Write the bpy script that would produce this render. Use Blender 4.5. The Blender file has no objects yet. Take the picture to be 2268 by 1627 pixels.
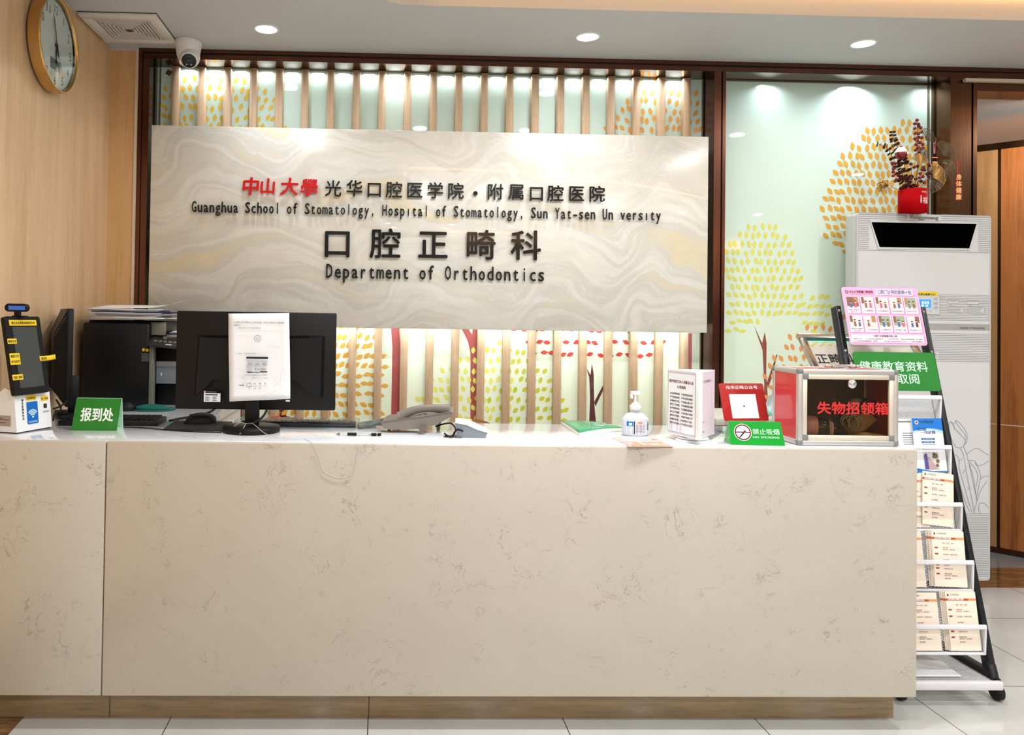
import bpy, bmesh, math, random
from mathutils import Vector, Matrix

SC = bpy.context.scene
COL = SC.collection
random.seed(7)
sin, cos, rad, pi = math.sin, math.cos, math.radians, math.pi

# ------------------------------------------------------------------ camera
IMG_W, IMG_H, FPX, PX, PY = 2268.0, 1627.0, 1700.0, 888.69, 679.31
CAM = Vector((0.0, -2.297, 1.225))
def cam_rot(y, p, r):
    B = Matrix(((1, 0, 0), (0, 0, -1), (0, 1, 0)))
    Ry = Matrix(((cos(y), 0, -sin(y)), (0, 1, 0), (sin(y), 0, cos(y))))
    Rx = Matrix(((1, 0, 0), (0, cos(p), sin(p)), (0, -sin(p), cos(p))))
    Rz = Matrix(((cos(r), -sin(r), 0), (sin(r), cos(r), 0), (0, 0, 1)))
    return Rz @ Rx @ Ry @ B
RC = cam_rot(rad(1.4758), rad(0.87588), rad(0.84452))
cd = bpy.data.cameras.new('camera'); cam = bpy.data.objects.new('camera', cd); COL.objects.link(cam)
mw = Matrix.Identity(4)
for i in range(3):
    mw[i][0] = RC[0][i]; mw[i][1] = -RC[1][i]; mw[i][2] = -RC[2][i]; mw[i][3] = CAM[i]
cam.matrix_world = mw
cd.sensor_fit = 'HORIZONTAL'; cd.sensor_width = 36.0; cd.lens = FPX * 36.0 / IMG_W
cd.shift_x = (IMG_W / 2 - PX) / IMG_W; cd.shift_y = (PY - IMG_H / 2) / IMG_W
cd.clip_start = 0.05
SC.camera = cam

# ------------------------------------------------------------------ world, exposure, big lights
w = bpy.data.worlds.new('room_ambient'); SC.world = w; w.use_nodes = True
w.node_tree.nodes['Background'].inputs[0].default_value = (1.0, 0.95, 0.9, 1)
w.node_tree.nodes['Background'].inputs[1].default_value = 0.05
SC.view_settings.view_transform = 'Standard'; SC.view_settings.look = 'None'
SC.view_settings.gamma = 1.0; SC.view_settings.use_curve_mapping = False
SC.view_settings.exposure = 0.22
SC.cycles.max_bounces = 6; SC.cycles.diffuse_bounces = 3; SC.cycles.glossy_bounces = 3
SC.cycles.transmission_bounces = 4; SC.cycles.transparent_max_bounces = 10
SC.cycles.use_adaptive_sampling = True; SC.cycles.adaptive_threshold = 0.035; SC.cycles.use_denoising = True
SC.cycles.caustics_reflective = False; SC.cycles.caustics_refractive = False
SC.cycles.sample_clamp_indirect = 6.0

def area(name, loc, target, size, power, col, parent=None, size_y=None, spread=180):
    l = bpy.data.lights.new(name, 'AREA'); l.energy = power; l.color = col
    l.shape = 'DISK' if size_y is None else 'RECTANGLE'; l.size = size
    if size_y: l.size_y = size_y
    l.spread = rad(spread)
    o = bpy.data.objects.new(name, l); COL.objects.link(o)
    o.location = loc
    o.rotation_euler = (Vector(target) - Vector(loc)).to_track_quat('-Z', 'Y').to_euler()
    return o

COOL, WARM, NEUT = (0.90, 0.95, 1.0), (1.0, 0.52, 0.20), (0.90, 0.95, 1.0)
P_ROW, P_ROOM, P_WALL, P_COVE = 1.7, 18.0, 9.5, 2.2

# ------------------------------------------------------------------ unprojection (pixel of the photo -> point on a known plane)
def ray(u, v):
    d = Vector(((u - PX) / FPX, (v - PY) / FPX, 1.0))
    return RC.transposed() @ d
def at(u, v, ax, val):
    d = ray(u, v); i = 'XYZ'.index(ax); t = (val - CAM[i]) / d[i]
    return CAM + d * t
def fr(o, x, y):
    x = Vector(x).normalized(); y = Vector(y); z = x.cross(y).normalized(); y = z.cross(x)
    m = Matrix.Identity(4)
    for i in range(3):
        m[i][0] = x[i]; m[i][1] = y[i]; m[i][2] = z[i]; m[i][3] = o[i]
    return m
def front(o): return fr(o, (1, 0, 0), (0, 0, 1))
def loc2(u, v, F, z=0.0):
    Fi = F.inverted(); o = Fi @ CAM; d = Fi.to_3x3() @ ray(u, v)
    t = (z - o.z) / d.z; p = o + d * t
    return (p.x, p.y)
def T3(x, y, z): return Matrix.Translation((x, y, z))

# ------------------------------------------------------------------ materials
def s2l(c):
    c = c / 255.0
    return c / 12.92 if c <= 0.04045 else ((c + 0.055) / 1.055) ** 2.4
def rgb(r, g, b): return (s2l(r), s2l(g), s2l(b), 1.0)
MATS = {}
def M(name, col, rough=0.5, metal=0.0, coat=0.0, emit=0.0, trans=0.0, alpha=1.0, var=0.0, spec=0.5, vscale=6.0, stretch=(1, 1, 1), bump=0.0, coat_rough=0.03, ior=1.45):
    if name in MATS: return MATS[name]
    m = bpy.data.materials.new(name); m.use_nodes = True; MATS[name] = m
    nt = m.node_tree; b = nt.nodes['Principled BSDF']
    c = rgb(*col)
    b.inputs['Base Color'].default_value = c
    b.inputs['Roughness'].default_value = rough; b.inputs['Metallic'].default_value = metal
    b.inputs['Coat Weight'].default_value = coat; b.inputs['Coat Roughness'].default_value = coat_rough
    b.inputs['Specular IOR Level'].default_value = spec
    b.inputs['Transmission Weight'].default_value = trans; b.inputs['Alpha'].default_value = alpha
    b.inputs['IOR'].default_value = ior
    if emit:
        b.inputs['Emission Color'].default_value = c; b.inputs['Emission Strength'].default_value = emit
    if var or bump:
        tc = nt.nodes.new('ShaderNodeTexCoord'); mp = nt.nodes.new('ShaderNodeMapping')
        mp.inputs['Scale'].default_value = stretch
        nz = nt.nodes.new('ShaderNodeTexNoise'); nz.inputs['Scale'].default_value = vscale; nz.inputs['Detail'].default_value = 5
        nt.links.new(tc.outputs['Object'], mp.inputs[0]); nt.links.new(mp.outputs[0], nz.inputs['Vector'])
        if var:
            rp = nt.nodes.new('ShaderNodeValToRGB'); rp.color_ramp.elements[0].position = 0.3; rp.color_ramp.elements[1].position = 0.7
            rp.color_ramp.elements[0].color = (c[0] * (1 - var), c[1] * (1 - var), c[2] * (1 - var), 1)
            rp.color_ramp.elements[1].color = (min(1, c[0] * (1 + var)), min(1, c[1] * (1 + var)), min(1, c[2] * (1 + var)), 1)
            nt.links.new(nz.outputs['Fac'], rp.inputs[0]); nt.links.new(rp.outputs[0], b.inputs['Base Color'])
        if bump:
            bp = nt.nodes.new('ShaderNodeBump'); bp.inputs['Strength'].default_value = bump; bp.inputs['Distance'].default_value = 0.01
            nt.links.new(nz.outputs['Fac'], bp.inputs['Height']); nt.links.new(bp.outputs[0], b.inputs['Normal'])
    return m

class N:                                            # tiny node helper
    def __init__(s, name, **kw):
        s.m = M(name, (200, 200, 200), **kw); s.nt = s.m.node_tree; s.b = s.nt.nodes['Principled BSDF']
        s.tc = s.nt.nodes.new('ShaderNodeTexCoord')
    def n(s, t, **kw):
        x = s.nt.nodes.new('ShaderNode' + t)
        for k, v in kw.items(): setattr(x, k, v)
        return x
    def l(s, a, b): s.nt.links.new(a, b)
    def math(s, op, a, b=None, c=None):
        x = s.n('Math', operation=op)
        for i, q in enumerate((a, b, c)):
            if q is None: continue
            if isinstance(q, (int, float)): x.inputs[i].default_value = q
            else: s.l(q, x.inputs[i])
        return x.outputs[0]
    def noise(s, vec, scale, detail=4, rough=0.5, dist=0.0):
        x = s.n('TexNoise'); x.inputs['Scale'].default_value = scale; x.inputs['Detail'].default_value = detail
        x.inputs['Roughness'].default_value = rough; x.inputs['Distortion'].default_value = dist
        s.l(vec, x.inputs['Vector']); return x.outputs['Fac']
    def mapping(s, vec, sc=(1, 1, 1), loc=(0, 0, 0), rot=(0, 0, 0)):
        x = s.n('Mapping'); x.inputs['Scale'].default_value = sc; x.inputs['Location'].default_value = loc; x.inputs['Rotation'].default_value = rot
        s.l(vec, x.inputs[0]); return x.outputs[0]
    def ramp(s, fac, stops):
        x = s.n('ValToRGB'); e = x.color_ramp.elements
        while len(e) < len(stops): e.new(0.5)
        for k, (p, c) in enumerate(stops):
            e[k].position = p; e[k].color = c if len(c) == 4 else rgb(*c)
        s.l(fac, x.inputs[0]); return x.outputs[0]
    def mix(s, fac, a, b, blend='MIX'):
        x = s.n('Mix', data_type='RGBA', blend_type=blend)
        if isinstance(fac, (int, float)): x.inputs[0].default_value = fac
        else: s.l(fac, x.inputs[0])
        for i, q in ((6, a), (7, b)):
            if isinstance(q, tuple): x.inputs[i].default_value = q if len(q) == 4 else rgb(*q)
            else: s.l(q, x.inputs[i])
        return x.outputs[2]
    def color(s, out): s.l(out, s.b.inputs['Base Color'])
    def bump(s, h, strength=0.2, dist=0.01):
        x = s.n('Bump'); x.inputs['Strength'].default_value = strength; x.inputs['Distance'].default_value = dist
        s.l(h, x.inputs['Height']); s.l(x.outputs[0], s.b.inputs['Normal'])

def quartz(name, base, rough, coat):
    q = N(name, rough=rough, coat=coat); o = q.tc.outputs['Object']
    n1 = q.noise(o, 9.0, 6, 0.62, 1.4)
    line = q.ramp(q.math('ABSOLUTE', q.math('SUBTRACT', n1, 0.5)), [(0.0, (1, 1, 1, 1)), (0.016, (0, 0, 0, 1))])
    patch = q.ramp(q.noise(q.mapping(o, (1, 1, 1), (3, 7, 1)), 10.0, 3, 0.6), [(0.54, (0, 0, 0, 1)), (0.68, (1, 1, 1, 1))])
    n3 = q.noise(q.mapping(o, (1, 1, 1), (11, 4, 6)), 20.0, 5, 0.6, 1.3)
    line2 = q.ramp(q.math('ABSOLUTE', q.math('SUBTRACT', n3, 0.52)), [(0.0, (1, 1, 1, 1)), (0.014, (0, 0, 0, 1))])
    patch2 = q.ramp(q.noise(q.mapping(o, (1, 1, 1), (8, 1, 5)), 16.0, 3, 0.6), [(0.54, (0, 0, 0, 1)), (0.66, (1, 1, 1, 1))])
    n2 = q.noise(q.mapping(o, (1, 1, 1.4), (5, 2, 9)), 18.0, 5, 0.6, 1.0)
    blot = q.ramp(n2, [(0.66, (0, 0, 0, 1)), (0.73, (1, 1, 1, 1))])
    fac = q.math('MULTIPLY', q.math('MULTIPLY', line, patch), 0.65); fac3 = q.math('MULTIPLY', q.math('MULTIPLY', line2, patch2), 0.55)
    fac2 = q.math('MULTIPLY', q.math('MULTIPLY', blot, patch), 0.45)
    soft = q.ramp(q.noise(o, 2.2, 4), [(0.35, base), (0.7, tuple(min(255, k + 5) for k in base))])
    c = q.mix(fac, soft, (118, 102, 90)); c = q.mix(fac3, c, (128, 112, 98)); c = q.mix(fac2, c, (132, 116, 102))
    q.color(c); return q.m
quartz('desk_quartz', (190, 180, 166), 0.28, 0.25)
quartz('quartz_top_sheen', (236, 237, 240), 0.12, 0.6)  # same quartz as the front; bluish-white reflected light put into its base colour

def onyx():
    q = N('onyx_panel', rough=0.25, coat=0.9, coat_rough=0.015); o = q.tc.outputs['Object']
    sp = q.n('SeparateXYZ'); q.l(o, sp.inputs[0]); x, z = sp.outputs[0], sp.outputs[2]
    big = q.noise(q.mapping(o, (1.0, 0.2, 1.2)), 1.6, 2, 0.5)
    wob = q.math('SINE', q.math('ADD', q.math('MULTIPLY', x, 9.5), q.math('ADD', q.math('MULTIPLY', big, 10.0), q.math('MULTIPLY', z, 4.0))))
    amp = q.math('MULTIPLY', q.noise(q.mapping(o, (0.7, 1, 1.2), (4, 0, 2)), 1.8, 2), 0.14)
    fine = q.noise(o, 30.0, 6, 0.7)
    mid = q.noise(o, 4.0, 4, 0.6)
    ph = q.math('ADD', z, q.math('MULTIPLY', wob, amp))
    ph = q.math('ADD', ph, q.math('MULTIPLY', mid, 0.09))
    ph = q.math('ADD', ph, q.math('MULTIPLY', fine, 0.016))
    cb = q.n('CombineXYZ'); q.l(q.math('MULTIPLY', x, 0.5), cb.inputs[0]); q.l(q.math('MULTIPLY', ph, 5.6), cb.inputs[2])
    band = q.noise(cb.outputs[0], 1.0, 4, 0.55)
    col = q.ramp(band, [(0.28, (228, 207, 166)), (0.36, (242, 237, 222)), (0.43, (228, 224, 212)), (0.50, (247, 243, 231)), (0.56, (229, 227, 218)), (0.62, (246, 231, 197)), (0.68, (228, 225, 213)), (0.76, (240, 225, 188))])
    cloud = q.ramp(q.noise(o, 12.0, 6, 0.65), [(0.3, (0.93, 0.93, 0.92, 1)), (0.7, (1.0, 1.0, 1.0, 1))])
    col = q.mix(1.0, col, cloud, 'MULTIPLY')
    f1 = q.ramp(q.math('ABSOLUTE', q.math('SUBTRACT', band, 0.53)), [(0.0, (1, 1, 1, 1)), (0.034, (0, 0, 0, 1))])
    f2 = q.ramp(q.math('ABSOLUTE', q.math('SUBTRACT', band, 0.42)), [(0.0, (1, 1, 1, 1)), (0.014, (0, 0, 0, 1))])
    foam = q.math('MAXIMUM', f1, f2)
    speck = q.ramp(q.noise(o, 60.0, 5, 0.75), [(0.40, (0, 0, 0, 1)), (0.60, (1, 1, 1, 1))])
    col = q.mix(q.math('MULTIPLY', q.math('MULTIPLY', foam, speck), 0.9), col, (242, 240, 233))
    q.color(col)
    wave = q.noise(q.mapping(o, (0.6, 1, 1)), 2.6, 1, 0.4)
    q.bump(wave, 0.10, 0.02)
    return q.m
onyx()

def wood(name, base, dark, rough, coat, sc=(9, 9, 0.55), ring=0.6):
    q = N(name, rough=rough, coat=coat, coat_rough=0.12); o = q.tc.outputs['Object']
    v = q.mapping(o, sc)
    n1 = q.noise(v, 1.6, 3, 0.5, 0.4); n2 = q.noise(q.mapping(o, tuple(k * 5 for k in sc)), 3.0, 4, 0.65)
    f = q.math('ADD', q.math('MULTIPLY', n1, ring), q.math('MULTIPLY', n2, 1 - ring))
    q.color(q.ramp(f, [(0.33, dark), (0.5, base), (0.68, tuple(min(255, k + 8) for k in base))]))
    return q.m
wood('maple_panel', (222, 186, 144), (203, 164, 120), 0.35, 0.3)
wood('maple_warm', (218, 172, 118), (190, 138, 84), 0.4, 0.2)
wood('slat_wood', (200, 170, 136), (172, 142, 110), 0.5, 0.0, (60, 60, 2.0), 0.4)
wood('door_wood', (168, 104, 54), (128, 72, 34), 0.3, 0.35, (8, 8, 0.5))
wood('door_wood_pale', (168, 128, 84), (148, 108, 66), 0.35, 0.2, (6, 6, 0.5))
wood('chair_wood', (244, 186, 116), (228, 164, 94), 0.35, 0.3, (2, 10, 10))

def bronze(name, base, rough):
    q = N(name, rough=rough, metal=1.0); o = q.tc.outputs['Object']
    f = q.noise(q.mapping(o, (120, 120, 1.2)), 2.0, 3)
    q.color(q.ramp(f, [(0.3, tuple(int(k * 0.86) for k in base)), (0.7, base)])); return q.m
bronze('bronze', (112, 74, 60), 0.22)
bronze('bronze_soffit', (110, 78, 66), 0.10)
bronze('bronze_brown', (112, 78, 58), 0.22)  # slightly browner bronze for the right post, header and corridor trim

def tiles():
    q = N('floor_tile', rough=0.13, coat=0.3); o = q.tc.outputs['Object']
    sp = q.n('SeparateXYZ'); q.l(o, sp.inputs[0])
    def line(out, ph):
        f = q.math('FRACT', q.math('ADD', q.math('DIVIDE', q.math('SUBTRACT', out, ph), 0.6), 0.5))
        return q.math('LESS_THAN', q.math('ABSOLUTE', q.math('SUBTRACT', f, 0.5)), 0.0026)
    g = q.math('MAXIMUM', line(sp.outputs[0], -0.022), line(sp.outputs[1], 0.291))
    mot = q.ramp(q.noise(o, 3.0, 6, 0.6), [(0.3, (190, 190, 184)), (0.7, (204, 204, 198))])
    q.color(q.mix(g, mot, (70, 60, 50))); return q.m
tiles()
def marble_strip():
    q = N('brown_marble', rough=0.12, coat=0.4); o = q.tc.outputs['Object']
    f = q.noise(q.mapping(o, (2, 9, 4)), 4.0, 7, 0.65, 1.2)
    q.color(q.ramp(f, [(0.3, (70, 46, 26)), (0.5, (118, 84, 52)), (0.68, (150, 114, 76))])); return q.m
marble_strip()
def kick():
    q = N('kick_stone', rough=0.16, coat=0.3); o = q.tc.outputs['Object']
    f = q.noise(q.mapping(o, (1.5, 1, 14)), 5.0, 6, 0.6)
    q.color(q.ramp(f, [(0.3, (132, 110, 82)), (0.7, (160, 136, 104))])); return q.m
kick()
def mural_base():
    q = N('mural_print', rough=0.4, coat=1.0, coat_rough=0.01); o = q.tc.outputs['Object']
    sp = q.n('SeparateXYZ'); q.l(o, sp.inputs[0])
    f = q.math('ADD', q.math('DIVIDE', sp.outputs[2], 2.4), q.math('MULTIPLY', q.noise(o, 1.2, 2), 0.1))
    q.color(q.ramp(f, [(0.1, (246, 250, 210)), (0.55, (234, 249, 226)), (1.0, (214, 240, 230))])); return q.m
mural_base()
for nm, c in dict(leaf_yellow=(236, 200, 78), leaf_orange=(238, 176, 88), leaf_peach=(244, 164, 96), leaf_lemon=(234, 232, 104), leaf_lime=(206, 208, 56), leaf_red=(214, 66, 52), leaf_gold=(232, 176, 66), trunk_red=(176, 82, 78), trunk_brown=(150, 72, 58), trunk_dark=(96, 52, 48), trunk_pink=(206, 112, 116)).items():
    M(nm, c, 0.4, coat=1.0, coat_rough=0.01)

M('white_paint', (204, 204, 204), 0.6, var=0.012, vscale=3)
M('wall_paint', (214, 210, 200), 0.7, var=0.02)
M('cove_paint', (236, 224, 204), 0.7)
M('white_plastic', (238, 238, 236), 0.32)
M('cream_plastic', (236, 222, 206), 0.35)
M('ivory_metal', (226, 216, 202), 0.4, var=0.01)
M('grey_plastic', (150, 152, 156), 0.4)
M('cool_grey', (126, 132, 140), 0.35)
M('phone_grey', (122, 114, 104), 0.42, var=0.03)
M('phone_dark', (104, 96, 88), 0.4)
M('black_plastic', (8, 8, 10), 0.48, var=0.05, vscale=60, spec=0.35)
M('black_gloss', (14, 14, 17), 0.12, coat=0.4)
M('black_rubber', (14, 14, 15), 0.7)
M('black_metal', (20, 22, 28), 0.35)
M('dark_grey', (52, 52, 52), 0.45)
M('screen_grey', (62, 66, 64), 0.25)
M('printer_grey', (120, 120, 106), 0.45)
M('letter_black', (5, 5, 6), 0.22, coat=0.15, spec=0.35)
M('letter_red', (214, 16, 28), 0.25, coat=0.4)
M('ink', (24, 26, 34), 0.7)
M('ink_blue', (40, 56, 120), 0.6)
M('ink_grey', (120, 124, 132), 0.7)
M('ink_pale', (186, 190, 198), 0.7)
M('ink_maroon', (110, 24, 40), 0.7)
M('ink_red', (206, 40, 40), 0.6)
M('paper', (240, 240, 242), 0.7, var=0.01)
M('paper_cream', (246, 230, 212), 0.65, var=0.01)
M('paper_edge', (206, 196, 180), 0.8)
M('paper_grey', (170, 168, 172), 0.75)
M('label_yellow', (246, 206, 30), 0.5)
M('label_blue', (16, 104, 190), 0.35)
M('label_taupe', (172, 156, 140), 0.6)
M('ice_blue', (206, 240, 250), 0.4)
M('sign_green', (12, 132, 26), 0.3, coat=0.5)
M('sign_green_deep', (6, 118, 20), 0.4, coat=0.2)
M('acrylic_green', (14, 150, 44), 0.1, coat=0.6)
M('sign_white', (240, 246, 240), 0.4)
M('pale_green', (196, 236, 206), 0.4)
M('sign_red', (172, 34, 30), 0.35, coat=0.3)
M('box_red', (206, 40, 44), 0.28, coat=0.4, var=0.03)
M('aluminium', (206, 202, 198), 0.38, metal=0.75)
M('alu_warm', (222, 208, 190), 0.45, metal=0.35)
M('corner_grey', (122, 122, 120), 0.5)
M('chrome', (225, 225, 228), 0.08, metal=1.0)
M('steel', (180, 178, 172), 0.2, metal=1.0)
M('gold', (206, 166, 104), 0.27, metal=1.0)
M('gold_leaf', (168, 122, 62), 0.35, metal=0.8)
M('gold_tag', (240, 186, 120), 0.35, metal=0.25)
M('wire_brown', (112, 100, 78), 0.4, metal=0.6)
M('clock_face', (226, 232, 230), 0.5)
M('lcd', (112, 130, 126), 0.25)
def thin_glass(name, tint, rough=0.02, refl=0.08):
    m = bpy.data.materials.new(name); m.use_nodes = True; MATS[name] = m; nt = m.node_tree; nt.nodes.clear()
    o = nt.nodes.new('ShaderNodeOutputMaterial'); t = nt.nodes.new('ShaderNodeBsdfTransparent'); g = nt.nodes.new('ShaderNodeBsdfGlossy')
    x = nt.nodes.new('ShaderNodeMixShader'); lw = nt.nodes.new('ShaderNodeLayerWeight'); pw = nt.nodes.new('ShaderNodeMath'); pw.operation = 'POWER'; pw.inputs[1].default_value = 4.0
    f = nt.nodes.new('ShaderNodeMath'); f.operation = 'MULTIPLY_ADD'; f.inputs[1].default_value = 0.5; f.inputs[2].default_value = 0.025
    nt.links.new(lw.outputs['Facing'], pw.inputs[0]); nt.links.new(pw.outputs[0], f.inputs[0])
    t.inputs[0].default_value = rgb(*tint); g.inputs['Roughness'].default_value = rough
    nt.links.new(f.outputs[0], x.inputs[0]); nt.links.new(t.outputs[0], x.inputs[1]); nt.links.new(g.outputs[0], x.inputs[2]); nt.links.new(x.outputs[0], o.inputs[0])
thin_glass('smoke_acrylic', (226, 216, 196)); thin_glass('clear_glass', (250, 252, 252)); thin_glass('clear_plastic', (240, 244, 246), 0.08)
M('amber_acrylic', (244, 200, 180), 0.15, trans=0.35, coat=0.5)
M('skin_print', (232, 172, 148), 0.3, coat=0.6)
M('bottle_white', (232, 236, 244), 0.3, trans=0.25)
M('rack_white', (224, 222, 224), 0.4)
M('wire_white', (196, 198, 202), 0.45)
M('pink_card', (240, 168, 204), 0.4, coat=0.2)
M('pink_deep', (220, 110, 164), 0.5)
M('pink_pale', (248, 214, 230), 0.5); M('card_mauve', (222, 206, 216), 0.5)
M('print_room', (214, 204, 198), 0.6); M('print_brown', (134, 92, 66), 0.6); M('print_skin', (236, 192, 164), 0.6)
M('print_hair', (52, 36, 36), 0.6); M('print_blue', (64, 96, 168), 0.6); M('print_pink', (214, 86, 122), 0.6); M('print_wood', (176, 128, 84), 0.6); M('print_sage', (150, 164, 138), 0.6)
M('book_blue', (26, 118, 206), 0.4, coat=0.2); M('book_pale', (178, 208, 238), 0.45); M('book_navy', (40, 84, 130), 0.5)
M('building_violet', (86, 80, 152), 0.5); M('building_pink', (190, 160, 160), 0.5); M('tree_olive', (110, 104, 74), 0.6)
M('band_orange', (196, 84, 44), 0.5); M('band_peach', (236, 150, 104), 0.5)
M('book_green', (16, 150, 98), 0.35, coat=0.3)
M('berry', (120, 12, 26), 0.22, coat=0.4); M('berry_dark', (74, 14, 20), 0.3)
M('twig', (92, 74, 60), 0.6); M('euca_leaf', (86, 40, 26), 0.5)
M('pot_red', (176, 0, 10), 0.7, spec=0.1)
M('chair_red', (196, 40, 48), 0.4)
M('cable_grey', (110, 116, 106), 0.45)
M('thread', (206, 200, 190), 0.6)
M('vent_dark', (34, 30, 28), 0.7)
M('vent_white', (228, 222, 214), 0.45)
M('teal_foam', (18, 104, 94), 0.7); M('tissue_teal', (150, 226, 208), 0.5)
M('board_white', (216, 210, 196), 0.45)
M('tan_leather', (190, 156, 108), 0.55, var=0.1, vscale=30); M('bottle_green', (40, 48, 38), 0.15, coat=0.5); M('pink_label', (206, 160, 190), 0.6)
M('dark_lining', (112, 98, 80), 0.8)
M('ac_white', (213, 212, 212), 0.35); M('ac_side', (204, 207, 207), 0.35); M('ac_line', (150, 152, 156), 0.5); M('ac_band', (168, 164, 162), 0.45)
M('art_grey', (140, 146, 152), 0.5)
M('outlet_black', (3, 3, 3), 0.6, spec=0.0)
M('lamp_glow', (240, 246, 255), emit=14.0); M('led_warm', (255, 186, 104), emit=5.0); M('lcd_blue', (40, 120, 250), 0.3, emit=1.1); M('lcd_white', (200, 226, 255), 0.3, emit=1.0)
M('blue_window', (70, 120, 220), 0.3)
M('corridor_floor', (132, 134, 140), 0.2, coat=0.3, var=0.04)
M('ornament_white', (240, 238, 236), 0.3)
M('seam', (96, 84, 72), 0.8)
M('kick_joint', (70, 56, 40), 0.8)

# ------------------------------------------------------------------ mesh builder
class MB:
    def __init__(s, Mx=None):
        s.v = []; s.f = []; s.mi = []; s.sm = []; s.mats = []; s.M = Mx or Matrix.Identity(4); s.cur = 0; s.smooth = False
    def mat(s, name):
        m = MATS[name]
        if m not in s.mats: s.mats.append(m)
        s.cur = s.mats.index(m); return s
    def add(s, vs, fs, smooth=None):
        o = len(s.v); s.v += [s.M @ Vector(p) for p in vs]
        sm = s.smooth if smooth is None else smooth
        for f in fs:
            s.f.append([o + i for i in f]); s.mi.append(s.cur); s.sm.append(sm)
        return s
    def bm(s, b, smooth=False):
        b.verts.index_update()
        s.add([v.co.copy() for v in b.verts], [[v.index for v in f.verts] for f in b.faces], smooth); b.free(); return s
    def box(s, x0, x1, y0, y1, z0, z1, bev=0.0, seg=2):
        if bev <= 0:
            vs = [(x, y, z) for z in (z0, z1) for y in (y0, y1) for x in (x0, x1)]
            return s.add(vs, [(0, 2, 3, 1), (4, 5, 7, 6), (0, 1, 5, 4), (2, 6, 7, 3), (0, 4, 6, 2), (1, 3, 7, 5)], False)
        b = bmesh.new(); bmesh.ops.create_cube(b, size=1)
        for v in b.verts: v.co = Vector(((x0 + x1) / 2 + v.co.x * (x1 - x0), (y0 + y1) / 2 + v.co.y * (y1 - y0), (z0 + z1) / 2 + v.co.z * (z1 - z0)))
        bmesh.ops.bevel(b, geom=list(b.edges), offset=bev, segments=seg, profile=0.5, affect='EDGES')
        return s.bm(b, True)
    def prism(s, poly, z0, z1, inset=0.0):
        n = len(poly); vs = [(p[0], p[1], z0) for p in poly] + [(p[0], p[1], z1) for p in poly]
        a = sum(poly[i][0] * poly[(i + 1) % n][1] - poly[(i + 1) % n][0] * poly[i][1] for i in range(n))
        R_ = list(range(n)); up = R_ if a > 0 else R_[::-1]
        fs = [[n + i for i in up], up[::-1]]
        for i in range(n):
            j = (i + 1) % n
            fs.append([i, j, n + j, n + i] if a > 0 else [j, i, n + i, n + j])
        return s.add(vs, fs, False)
    def flat(s, poly, z=0.0):
        n = len(poly); a = sum(poly[i][0] * poly[(i + 1) % n][1] - poly[(i + 1) % n][0] * poly[i][1] for i in range(n))
        idx = list(range(n)) if a > 0 else list(range(n))[::-1]
        return s.add([(p[0], p[1], z) for p in poly], [idx], False)
    def rect(s, x0, x1, y0, y1, z=0.0): return s.flat([(x0, y0), (x1, y0), (x1, y1), (x0, y1)], z)
    def cyl(s, r, z0, z1, c=(0, 0), seg=24, r2=None, sy=1.0):
        r2 = r if r2 is None else r2
        return s.lathe([(0, z0), (r, z0), (r2, z1), (0, z1)], seg, c, sy, sharp=True)
    def lathe(s, prof, seg=24, c=(0, 0), sy=1.0, sharp=False):
        vs = []; fs = []
        if sharp:
            for k in range(len(prof) - 1):
                s._ring(prof[k], prof[k + 1], seg, c, sy)
            return s
        n = len(prof)
        for (r, z) in prof:
            for i in range(seg):
                a = 2 * pi * i / seg; vs.append((c[0] + r * cos(a), c[1] + r * sy * sin(a), z))
        for k in range(n - 1):
            for i in range(seg):
                j = (i + 1) % seg
                fs.append((k * seg + i, k * seg + j, (k + 1) * seg + j, (k + 1) * seg + i))
        return s.add(vs, fs, True)
    def _ring(s, a, b, seg, c, sy):
        vs = []; fs = []
        def pt(r, z, i): return (c[0] + r * cos(2 * pi * i / seg), c[1] + r * sy * sin(2 * pi * i / seg), z)
        if a[0] < 1e-9 or b[0] < 1e-9:
            q = b if a[0] < 1e-9 else a
            s.add([pt(q[0], q[1], i) for i in range(seg)], [list(range(seg))[::-1] if a[0] < 1e-9 else list(range(seg))], False)
        else:
            vs = [pt(a[0], a[1], i) for i in range(seg)] + [pt(b[0], b[1], i) for i in range(seg)]
            fs = [(i, (i + 1) % seg, seg + (i + 1) % seg, seg + i) for i in range(seg)]
            s.add(vs, fs, True)
    def ball(s, c, r, seg=12, rings=8, sc=(1, 1, 1)):
        vs = []; fs = []
        for k in range(rings + 1):
            t = pi * k / rings
            for i in range(seg):
                a = 2 * pi * i / seg
                vs.append((c[0] + sc[0] * r * sin(t) * cos(a), c[1] + sc[1] * r * sin(t) * sin(a), c[2] - sc[2] * r * cos(t)))
        for k in range(rings):
            for i in range(seg):
                j = (i + 1) % seg; fs.append((k * seg + i, k * seg + j, (k + 1) * seg + j, (k + 1) * seg + i))
        return s.add(vs, fs, True)
    def tube(s, pts, r, seg=6, closed=False, sy=1.0):
        pts = [Vector(p) for p in pts]; n = len(pts); vs = []; fs = []
        up = None
        for i in range(n):
            a = pts[(i - 1) % n] if (closed or i > 0) else pts[i]; b = pts[(i + 1) % n] if (closed or i < n - 1) else pts[i]
            t = (b - a).normalized() if (b - a).length > 1e-9 else Vector((0, 0, 1))
            if up is None: up = Vector((0, 0, 1)) if abs(t.z) < 0.9 else Vector((0, 1, 0))
            e1 = t.cross(up)
            e1 = e1.normalized() if e1.length > 1e-6 else t.orthogonal().normalized()
            e2 = e1.cross(t); up = e2
            rr = r[i] if isinstance(r, (list, tuple)) else r
            for k in range(seg):
                g = 2 * pi * k / seg; vs.append(pts[i] + e1 * (rr * cos(g)) + e2 * (rr * sy * sin(g)))
        m = n if closed else n - 1
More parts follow.
